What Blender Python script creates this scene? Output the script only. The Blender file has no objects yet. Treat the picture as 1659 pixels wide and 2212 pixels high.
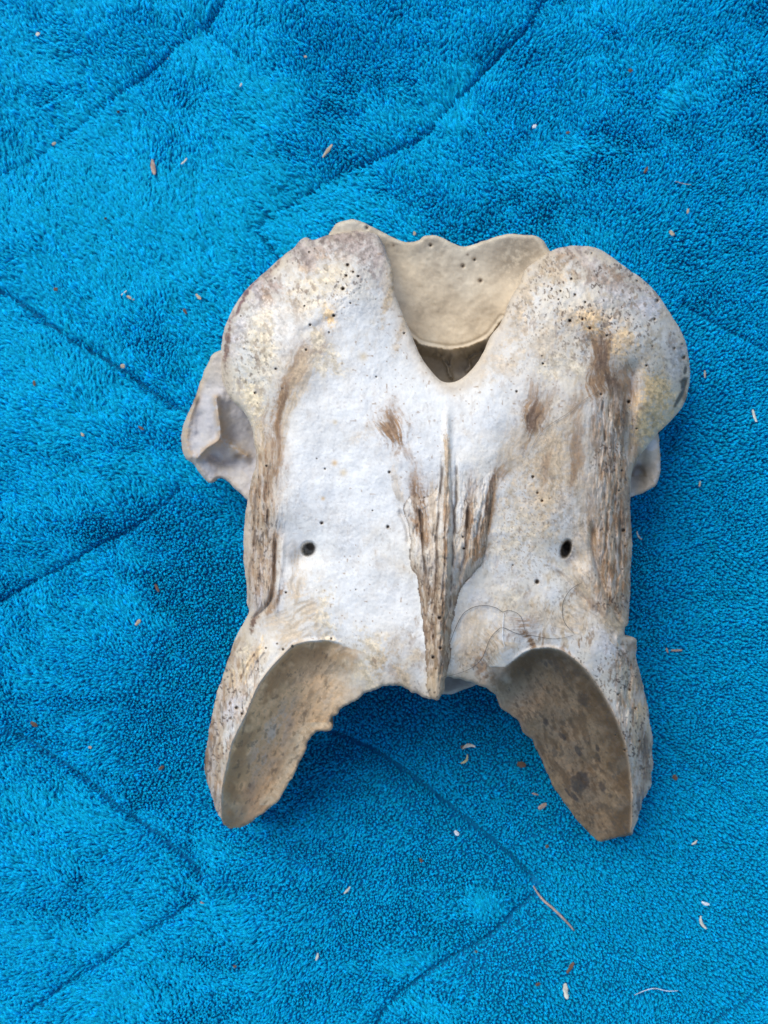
import bpy, math
import numpy as np
from mathutils import kdtree

# ------------------------------------------------------------------ camera, world, light
S = bpy.context.scene
CAM_H = 0.36                 # camera height above the blanket, metres
W0 = 0.336                   # width of blanket seen in the frame
PW, PH = 1659.0, 2212.0      # tracing units (photo reduced)
K = W0 / PW
cam = bpy.data.cameras.new('camera'); co = bpy.data.objects.new('camera', cam)
S.collection.objects.link(co); S.camera = co
co.location = (0, 0, CAM_H)
cam.sensor_fit = 'HORIZONTAL'; cam.sensor_width = 36.0
cam.lens = 36.0 * CAM_H / W0
cam.dof.use_dof = True; cam.dof.focus_distance = 0.288; cam.dof.aperture_fstop = 20
cam.clip_start = 0.01; cam.clip_end = 20.0
S.render.resolution_x = 768; S.render.resolution_y = 1024

SUN_EL, SUN_AZ = math.radians(46), math.radians(-38)     # light comes from the top of the picture, a little left
w = bpy.data.worlds.new('World'); S.world = w; w.use_nodes = True
nt = w.node_tree; nt.nodes.clear()
out = nt.nodes.new('ShaderNodeOutputWorld'); bg = nt.nodes.new('ShaderNodeBackground')
sky = nt.nodes.new('ShaderNodeTexSky'); sky.sky_type = 'NISHITA'; sky.sun_disc = False
sky.sun_elevation = SUN_EL; sky.sun_rotation = SUN_AZ
sky.air_density = 1.0; sky.dust_density = 1.0; sky.ozone_density = 1.0
bg.inputs['Strength'].default_value = 0.125
nt.links.new(sky.outputs[0], bg.inputs['Color']); nt.links.new(bg.outputs[0], out.inputs['Surface'])
sl = bpy.data.lights.new('sun', 'SUN'); sl.energy = 1.5; sl.angle = math.radians(38); sl.color = (1.0, 0.97, 0.92)
so = bpy.data.objects.new('sun', sl); S.collection.objects.link(so)
so.rotation_euler = (math.radians(90) - SUN_EL, 0, math.radians(180) - SUN_AZ)
S.view_settings.view_transform = 'Standard'; S.view_settings.look = 'None'
S.view_settings.exposure = 0.62; S.view_settings.gamma = 1.0

# ------------------------------------------------------------------ helpers
def world(vx, vy, z):
    s = K * (CAM_H - z) / CAM_H
    return (vx - PW / 2) * s, (PH / 2 - vy) * s

def tag(o, label=None, cat=None, group=None, kind=None):
    if label: o['label'] = label
    if cat: o['category'] = cat
    if group: o['group'] = group
    if kind: o['kind'] = kind

def link(name, me, parent=None, mat=None):
    o = bpy.data.objects.new(name, me); S.collection.objects.link(o)
    if parent is not None: o.parent = parent
    if mat is not None: me.materials.append(mat)
    return o

def mesh_np(name, V, F, smooth=True):
    """V (n,3), F (m,3) or (m,4) numpy"""
    me = bpy.data.meshes.new(name)
    n, m, k = len(V), len(F), F.shape[1]
    me.vertices.add(n); me.vertices.foreach_set('co', np.ascontiguousarray(V, np.float32).ravel())
    me.loops.add(m * k); me.loops.foreach_set('vertex_index', np.ascontiguousarray(F, np.int32).ravel())
    me.polygons.add(m); me.polygons.foreach_set('loop_start', np.arange(0, m * k, k, dtype=np.int32))
    me.polygons.foreach_set('use_smooth', np.full(m, smooth))
    me.update(calc_edges=True)
    return me

def set_col(me, name, C):
    a = me.color_attributes.new(name, 'FLOAT_COLOR', 'POINT')
    d = np.ones((len(C), 4), np.float32); d[:, :3] = C
    a.data.foreach_set('color', d.ravel())

def hsh(ix, iy, seed):
    h = (ix.astype(np.int64) * 374761393 + iy.astype(np.int64) * 668265263 + seed * 1442695041) & 0xffffffff
    h = ((h ^ (h >> 13)) * 1274126177) & 0xffffffff
    h = (h ^ (h >> 16)) & 0xffffff
    return h.astype(np.float64) / 0xffffff

def vnoise(x, y, seed=0):
    ix = np.floor(x); iy = np.floor(y); fx = x - ix; fy = y - iy
    fx = fx * fx * fx * (fx * (fx * 6 - 15) + 10); fy = fy * fy * fy * (fy * (fy * 6 - 15) + 10)
    a = hsh(ix, iy, seed); b = hsh(ix + 1, iy, seed); c = hsh(ix, iy + 1, seed); d = hsh(ix + 1, iy + 1, seed)
    return (a * (1 - fx) + b * fx) * (1 - fy) + (c * (1 - fx) + d * fx) * fy

def fbm(x, y, scale, octv=4, seed=0, gain=0.5):
    """0..1, about 0.5"""
    x = x / scale; y = y / scale; s = 0; a = 1; t = 0
    for k in range(octv):
        xr = x * 0.8 - y * 0.6 + 17.3 * k; yr = x * 0.6 + y * 0.8 - 9.1 * k
        s = s + a * vnoise(xr, yr, seed + k * 7); t += a; a *= gain
        x = x * 2.03; y = y * 2.03
    return s / t

def sstep(a, b, x):
    t = np.clip((x - a) / (b - a), 0, 1); return t * t * (3 - 2 * t)

def catmull(P, step, closed=True):
    P = np.array(P, float); n = len(P); res = []
    rng = range(n) if closed else range(n - 1)
    for i in rng:
        if closed: p0, p1, p2, p3 = P[(i - 1) % n], P[i], P[(i + 1) % n], P[(i + 2) % n]
        else: p0, p1, p2, p3 = P[max(i - 1, 0)], P[i], P[i + 1], P[min(i + 2, n - 1)]
        m = max(1, int(np.linalg.norm(p2 - p1) / step))
        for j in range(m):
            t = j / m
            res.append(0.5 * ((2 * p1) + (-p0 + p2) * t + (2 * p0 - 5 * p1 + 4 * p2 - p3) * t * t + (-p0 + 3 * p1 - 3 * p2 + p3) * t ** 3))
    if not closed: res.append(P[-1])
    return np.array(res)

def inside(x, y, poly):
    """even-odd test of points against a polygon"""
    r = np.zeros(x.shape, bool); px, py = poly[:, 0], poly[:, 1]; n = len(poly)
    bb = (x >= px.min()) & (x <= px.max()) & (y >= py.min()) & (y <= py.max())
    xs, ys = x[bb], y[bb]; q = np.zeros(xs.shape, bool)
    order = np.argsort(ys, kind='stable'); ysort = ys[order]
    for i in range(n):
        x1, y1 = px[i], py[i]; x2, y2 = px[(i + 1) % n], py[(i + 1) % n]
        if y1 == y2: continue
        lo, hi = (y1, y2) if y1 < y2 else (y2, y1)
        a = np.searchsorted(ysort, lo, 'left'); b = np.searchsorted(ysort, hi, 'left')
        if a == b: continue
        idx = order[a:b]
        xc = x1 + (ys[idx] - y1) * (x2 - x1) / (y2 - y1)
        q[idx] ^= xs[idx] < xc
    r[bb] = q
    return r

def dline(x, y, P, maxd=60.0):
    """distance to an open polyline, arc position 0..1, signed side; far points get maxd"""
    P = np.array(P, float)
    D = np.full(x.shape, float(maxd)); T = np.zeros(x.shape); G = np.ones(x.shape)
    L = np.r_[0, np.cumsum(np.linalg.norm(np.diff(P, axis=0), axis=1))]; tot = L[-1]
    for i in range(len(P) - 1):
        ax, ay = P[i]; bx, by = P[i + 1]
        m = (x > min(ax, bx) - maxd) & (x < max(ax, bx) + maxd) & (y > min(ay, by) - maxd) & (y < max(ay, by) + maxd)
        if not m.any(): continue
        xx, yy = x[m] - ax, y[m] - ay; ex, ey = bx - ax, by - ay; l2 = ex * ex + ey * ey + 1e-9
        t = np.clip((xx * ex + yy * ey) / l2, 0, 1)
        d = np.hypot(xx - t * ex, yy - t * ey)
        Dm, Tm, Gm = D[m], T[m], G[m]; c = d < Dm
        Dm[c] = d[c]; Tm[c] = ((L[i] + t * math.sqrt(l2)) / tot)[c]; Gm[c] = np.sign(ex * yy - ey * xx)[c]
        D[m] = Dm; T[m] = Tm; G[m] = Gm
    return D, T, G

def tps(ctrl, x, y, smooth=1e-4):
    C = np.array(ctrl, float); X = C[:, :2] / 1000; Z = C[:, 2]; n = len(C)
    def U(r2): return 0.5 * r2 * np.log(r2 + 1e-12)
    d2 = ((X[:, None] - X[None]) ** 2).sum(-1)
    A = np.zeros((n + 3, n + 3)); A[:n, :n] = U(d2) + smooth * np.eye(n)
    A[:n, n] = 1; A[:n, n + 1:] = X; A[n, :n] = 1; A[n + 1:, :n] = X.T
    w_ = np.linalg.solve(A, np.r_[Z, 0, 0, 0])
    r = w_[n] + w_[n + 1] * x / 1000 + w_[n + 2] * y / 1000
    for i in range(n):
        r = r + w_[i] * U((x / 1000 - X[i, 0]) ** 2 + (y / 1000 - X[i, 1]) ** 2)
    return r

def dist_in(x, y, poly):
    """distance to the polygon's outline, points near 1 unit apart"""
    pts = []
    n = len(poly)
    for i in range(n):
        a, b = poly[i], poly[(i + 1) % n]; m = max(1, int(np.linalg.norm(b - a) / 1.0))
        for j in range(m): pts.append(a + (b - a) * j / m)
    kd = kdtree.KDTree(len(pts))
    for i, p in enumerate(pts): kd.insert((p[0], p[1], 0), i)
    kd.balance()
    D = np.empty(len(x)); NP = np.empty((len(x), 2)); f = kd.find
    for i, (a, b) in enumerate(zip(x.tolist(), y.tolist())):
        c, _, d = f((a, b, 0)); D[i] = d; NP[i, 0] = c[0]; NP[i, 1] = c[1]
    return D, NP

def jitter(poly, amp, scale, seed=3, extra=None):
    """fine unevenness of an outline"""
    n = len(poly); t = np.r_[0, np.cumsum(np.linalg.norm(np.diff(poly, axis=0), axis=1))]
    dx = np.roll(poly, -1, 0) - np.roll(poly, 1, 0); nn = np.c_[dx[:, 1], -dx[:, 0]]
    nn /= np.linalg.norm(nn, axis=1)[:, None] + 1e-9
    a = (fbm(t, t * 0, scale, 3, seed) - 0.5) * 2 * amp
    if extra is not None: a = a * extra(poly)
    return poly + nn * a[:, None]

# ------------------------------------------------------------------ materials
def bone_material(name, rough=0.62):
    m = bpy.data.materials.new(name); m.use_nodes = True; n = m.node_tree; b = n.nodes['Principled BSDF']
    at = n.nodes.new('ShaderNodeAttribute'); at.attribute_name = 'Col'
    tc = n.nodes.new('ShaderNodeTexCoord')
    n1 = n.nodes.new('ShaderNodeTexNoise'); n1.inputs['Scale'].default_value = 900; n1.inputs['Detail'].default_value = 6
    n2 = n.nodes.new('ShaderNodeTexNoise'); n2.inputs['Scale'].default_value = 260; n2.inputs['Detail'].default_value = 8
    n2.inputs['Roughness'].default_value = 0.65
    for q in (n1, n2): n.links.new(tc.outputs['Object'], q.inputs['Vector'])
    mr = n.nodes.new('ShaderNodeMapRange'); mr.inputs['From Min'].default_value = 0.3; mr.inputs['From Max'].default_value = 0.7
    mr.inputs['To Min'].default_value = 0.90; mr.inputs['To Max'].default_value = 1.08
    n.links.new(n2.outputs['Fac'], mr.inputs['Value'])
    mx = n.nodes.new('ShaderNodeVectorMath'); mx.operation = 'SCALE'
    n.links.new(at.outputs['Color'], mx.inputs[0]); n.links.new(mr.outputs[0], mx.inputs['Scale'])
    n.links.new(mx.outputs[0], b.inputs['Base Color'])
    bp = n.nodes.new('ShaderNodeBump'); bp.inputs['Strength'].default_value = 0.18; bp.inputs['Distance'].default_value = 0.0003
    n.links.new(n1.outputs['Fac'], bp.inputs['Height']); n.links.new(bp.outputs[0], b.inputs['Normal'])
    b.inputs['Roughness'].default_value = rough; b.inputs['Specular IOR Level'].default_value = 0.3
    return m

def plain_material(name, col, rough=0.8, scale=600, var=0.35):
    m = bpy.data.materials.new(name); m.use_nodes = True; n = m.node_tree; b = n.nodes['Principled BSDF']
    tc = n.nodes.new('ShaderNodeTexCoord'); q = n.nodes.new('ShaderNodeTexNoise'); q.inputs['Scale'].default_value = scale
    q.inputs['Detail'].default_value = 4
    n.links.new(tc.outputs['Object'], q.inputs['Vector'])
    r = n.nodes.new('ShaderNodeMapRange'); r.inputs['From Min'].default_value = .3; r.inputs['From Max'].default_value = .7
    r.inputs['To Min'].default_value = 1 - var; r.inputs['To Max'].default_value = 1 + var
    n.links.new(q.outputs['Fac'], r.inputs['Value'])
    mx = n.nodes.new('ShaderNodeVectorMath'); mx.operation = 'SCALE'; mx.inputs[0].default_value = col
    n.links.new(r.outputs[0], mx.inputs['Scale']); n.links.new(mx.outputs[0], b.inputs['Base Color'])
    b.inputs['Roughness'].default_value = rough; b.inputs['Specular IOR Level'].default_value = 0.2
    return m

def mix(C, col, f):
    f = np.clip(f, 0, 1)[:, None]; return C * (1 - f) + np.array(col)[None] * f

WHITE = (.79, .775, .725); CREAM = (.70, .575, .39); YELLOW = (.76, .51, .25); BROWN = (.30, .175, .09); TAN = (.53, .395, .245)
FACET = (.36, .29, .19); VIOLET = (.41, .335, .29); DARK = (.035, .028, .022); GREY = (.50, .48, .44); DB = (.17, .105, .065)

# ------------------------------------------------------------------ bone outline (traced) and relief
OUT = [(710,508),(742,502),(774,497),(811,505),(827,525),(838,553),(847,581),(854,637),(873,684),(897,743),(913,776),(933,803),(954,823),(976,826),(998,817),
 (1024,792),(1045,759),(1060,726),(1078,704),(1093,675),(1104,643),(1125,610),(1136,581),(1165,559),(1187,544),(1209,535),(1242,531),
 (1285,535),(1318,552),(1351,577),(1391,606),(1420,635),(1442,668),(1467,708),(1482,744),(1489,788),(1489,832),(1475,875),(1449,908),
 (1420,937),(1402,959),(1380,988),(1365,1021),(1362,1072),(1362,1120),(1366,1173),(1362,1235),(1361,1285),(1357,1345),(1351,1355),
 (1351,1375),(1372,1379),(1375,1394),(1376,1427),(1387,1474),(1394,1503),(1402,1548),(1409,1598),(1409,1664),(1405,1697),(1394,1720),
 (1379,1763),(1367,1793),(1359,1804),(1323,1811),(1296,1819),(1283,1809),(1250,1776),(1224,1743),(1197,1700),(1171,1644),(1157,1611),
 (1144,1591),(1128,1581),(1121,1561),(1105,1545),(1081,1528),(1075,1508),(1055,1489),(1032,1477),(1012,1470),(985,1464),(963,1466),(958,1489),
 (952,1508),(944,1515),(933,1510),(906,1502),(873,1487),(840,1482),(817,1489),(787,1497),(771,1512),(741,1528),(725,1545),(715,1555),
 (719,1565),(715,1575),(701,1581),(682,1583),(668,1601),(655,1631),(635,1670),(615,1707),(599,1733),(569,1756),(536,1780),(503,1789),
 (483,1783),(477,1770),(463,1743),(447,1690),(441,1654),(447,1604),(455,1558),(463,1515),(477,1475),(493,1426),(510,1376),(526,1346),
 (538,1321),(533,1302),(533,1269),(526,1202),(529,1120),(536,1077),(543,1037),(553,1004),(553,981),(549,955),(543,922),(526,889),
 (503,866),(486,839),(478,813),(477,770),(480,737),(487,704),(500,674),(523,637),(546,611),(576,584),(609,555),(635,535),(649,518),
 (662,512),(675,518),(692,513)]
RIDGE_L = [(764,1400),(715,1384),(665,1386),(632,1396),(589,1439),(559,1479),(543,1515),(523,1561),(500,1608),(490,1654),(480,1697),(478,1746),(477,1772)]
RIDGE_R = [(1090,1440),(1112,1424),(1128,1412),(1148,1403),(1184,1399),(1214,1406),(1243,1426),(1270,1452),(1300,1495),(1326,1541),(1346,1588),(1356,1631),(1363,1680),(1366,1730),(1364,1796)]
FAC_L = RIDGE_L + [(470,1800),(520,1830),(640,1760),(700,1660),(735,1600),(770,1545),(800,1520),(815,1460),(800,1415)]
FAC_R = RIDGE_R + [(1370,1830),(1290,1850),(1200,1760),(1120,1620),(1040,1540),(1035,1480),(1050,1440)]
CREST = [(966,905),(974,1000),(978,1080),(986,1150),(1000,1120),(1004,1075),(1015,1090),(1025,1060),(1060,1015),(1078,1030),(1068,1060),(1062,1097),(1055,1133),(1050,1176),(1043,1212),
 (1032,1229),(1015,1249),(992,1278),(984,1318),(976,1351),(972,1378),(974,1417),(964,1460),(959,1480),(952,1512),(944,1520),(933,1515),(923,1483),(920,1434),(918,1384),
 (913,1335),(906,1285),(903,1249),(890,1232),(885,1202),(887,1173),(880,1130),(872,1095),(890,1070),(915,1075),(938,1060),(948,1020),(956,960)]

CTRL = [(976,830,70),(967,920,76),(965,1000,79),(957,1200,81),(947,1400,79),(940,1500,75),
 (850,700,63),(895,780,66),(835,600,58),(790,525,52),(705,530,49),(760,610,66),(650,600,58),(560,625,46),(498,705,39),(485,800,37),(560,700,58),
 (600,700,64),(700,700,68),(540,760,57),(600,850,66),(700,850,70),(800,900,74),(900,900,76),(558,950,57),(600,1000,68),(700,1000,71),(800,1100,75),(900,1100,78),
 (540,1120,57),(570,1120,65),(610,1150,66),(660,1190,67.5),(740,1190,73),(850,1190,77),(535,1290,56),(565,1280,63),(600,1300,66),(700,1300,72),(850,1300,76.5),
 (527,1350,52),(560,1370,60),(620,1360,67),(700,1350,72),(800,1400,76),(845,1478,74),(900,1498,73),
 (771,1508,64),(719,1560,52),(680,1580,47),(655,1631,40),(615,1707,31),(569,1756,25),(503,1787,24),(680,1460,60),(620,1540,46),(570,1620,37),(530,1700,30),
 (632,1396,69),(589,1439,67),(559,1479,65),(523,1561,60),(495,1640,50),(482,1710,40),(477,1770,27),
 (505,1400,46),(477,1475,40),(455,1558,34),(443,1654,25),(450,1700,24),(463,1743,24),(505,1500,57),(475,1600,45),(540,1420,61),
 (1125,615,61),(1060,735,65),(1200,545,49),(1300,550,44),(1391,612,38),(1465,715,32),(1486,810,29),(1460,890,31),(1405,955,40),
 (1200,650,66),(1290,640,63),(1300,730,66),(1380,730,61),(1415,810,54),(1395,870,55),(1362,860,57.5),(1362,800,59.5),(1100,800,71),(1200,850,71),(1300,850,67),(1340,920,62),(1362,1020,54),
 (1050,900,76),(1150,1000,74),(1250,1000,71),(1310,1050,66),(1358,1110,54),(1050,1190,77),(1150,1190,74),(1225,1190,68),(1300,1180,67),(1362,1200,54),
 (1050,1300,76),(1200,1300,73),(1280,1290,66),(1325,1290,63),(1356,1330,52),(1100,1400,75),(1012,1475,73),(1060,1485,71),(1184,1385,72),
 (1078,1510,64),(1121,1561,55),(1157,1611,45),(1197,1700,35),(1250,1776,27),(1296,1815,25),(1350,1800,25),(1170,1480,59),(1220,1560,46),(1275,1650,37),(1300,1740,30),
 (1214,1406,70),(1270,1452,68),(1326,1541,61),(1356,1631,50),(1366,1730,36),(1363,1790,26),
 (1310,1440,66),(1355,1440,57),(1374,1430,48),(1395,1510,38),(1375,1560,51),(1409,1620,28),(1402,1700,24),(1385,1745,25),(1340,1380,62)]

PITS = [(695,1130,6),(805,1103,3),(838,1138,4),(1160,1257,8),(1108,1221,4),(1151,1030,4),(1161,1065,2.6),(1187,1077,2.8),(1171,1082,3),(1343,1017,5),
 (1346,1146,7),(1116,846,4.6),(1234,603,4.5),(1211,629,4.5),(1207,647,3.5),(1192,624,2.6),(1264,653,3),(1242,637,3.5),(1147,628,2.5),(1271,676,2.6),
 (1231,693,5),(1258,690,3.5),(1274,709,5),(1311,725,4),(1419,650,6),(1376,607,3),(1278,547,3),(1476,772,7),(1456,753,3.5),(1473,744,3),(1396,790,3.2),
 (1409,748,3.5),(1357,868,4.5),(1298,852,4.5),(1413,690,4),(1173,786,2.5),(1171,769,2.5),(1375,926,2.6),(741,624,5),(748,596,4.5),(774,597,3.5),
 (751,573,4.5),(763,588,3.5),(731,609,2.6),(705,612,2.6),(757,655,2.6),(594,601,3),(721,682,4.5),(670,702,3),(711,718,2.5),(520,683,2.6),(658,661,2.4),
 (668,545,2.6),(680,537,2.6),(596,797,3),(661,756,2.6),(551,849,3.6),(556,871,2.6),(813,814,2.4),(873,720,3),(702,1013,3),(684,991,2.2),(576,1007,4),
 (841,1020,3),(610,840,2.6),(769,1274,2.6),(618,1280,3),(632,1396,2.8),(599,1391,2.6),(575,1400,2.4),(612,1403,2.4),(716,1380,3),
 (511,1529,5),(499,1553,3),(523,1542,3),(490,1500,3),(1352,1452,4),(1360,1490,4),(1335,1500,4),(1372,1530,4),(1330,1588,4),(1350,1620,4),(1380,1600,4),(1390,1660,4),
 (1000,1160,3),(1002,1185,3),(950,1335,5),(938,1350,4),(936,1420,5),(951,1400,4),(942,1445,3),(1345,1230,3),(1350,1180,3),(1322,1100,3),(1337,1060,3)]

CRACKS = [([(955,960),(951,1050),(947,1150),(941,1250),(938,1340),(941,1430)], 3.0, .0014), ([(981,970),(984,1060),(981,1150),(973,1250),(965,1330),(961,1400)], 3.0, .0014),
 ([(1014,1080),(1012,1130),(1006,1180),(996,1225),(984,1262)], 4, .0020), ([(966,1040),(964,1140),(958,1240),(953,1340)], 2.2, .0010),
 ([(905,1090),(912,1140),(914,1200),(922,1260)], 3, .0014), ([(1040,1080),(1036,1130),(1030,1180)], 3, .0010),
 ([(1325,960),(1332,1040),(1334,1120)], 3, .0012), ([(1306,1040),(1312,1120),(1310,1200)], 3, .0010), ([(1345,1080),(1343,1180),(1340,1250)], 3, .0012),
 ([(556,1040),(551,1120),(549,1200)], 3, .0010), ([(584,1000),(580,1080),(584,1150)], 3, .0010),
 ([(1298,860),(1304,930),(1316,985)], 3, .0009)]
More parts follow.
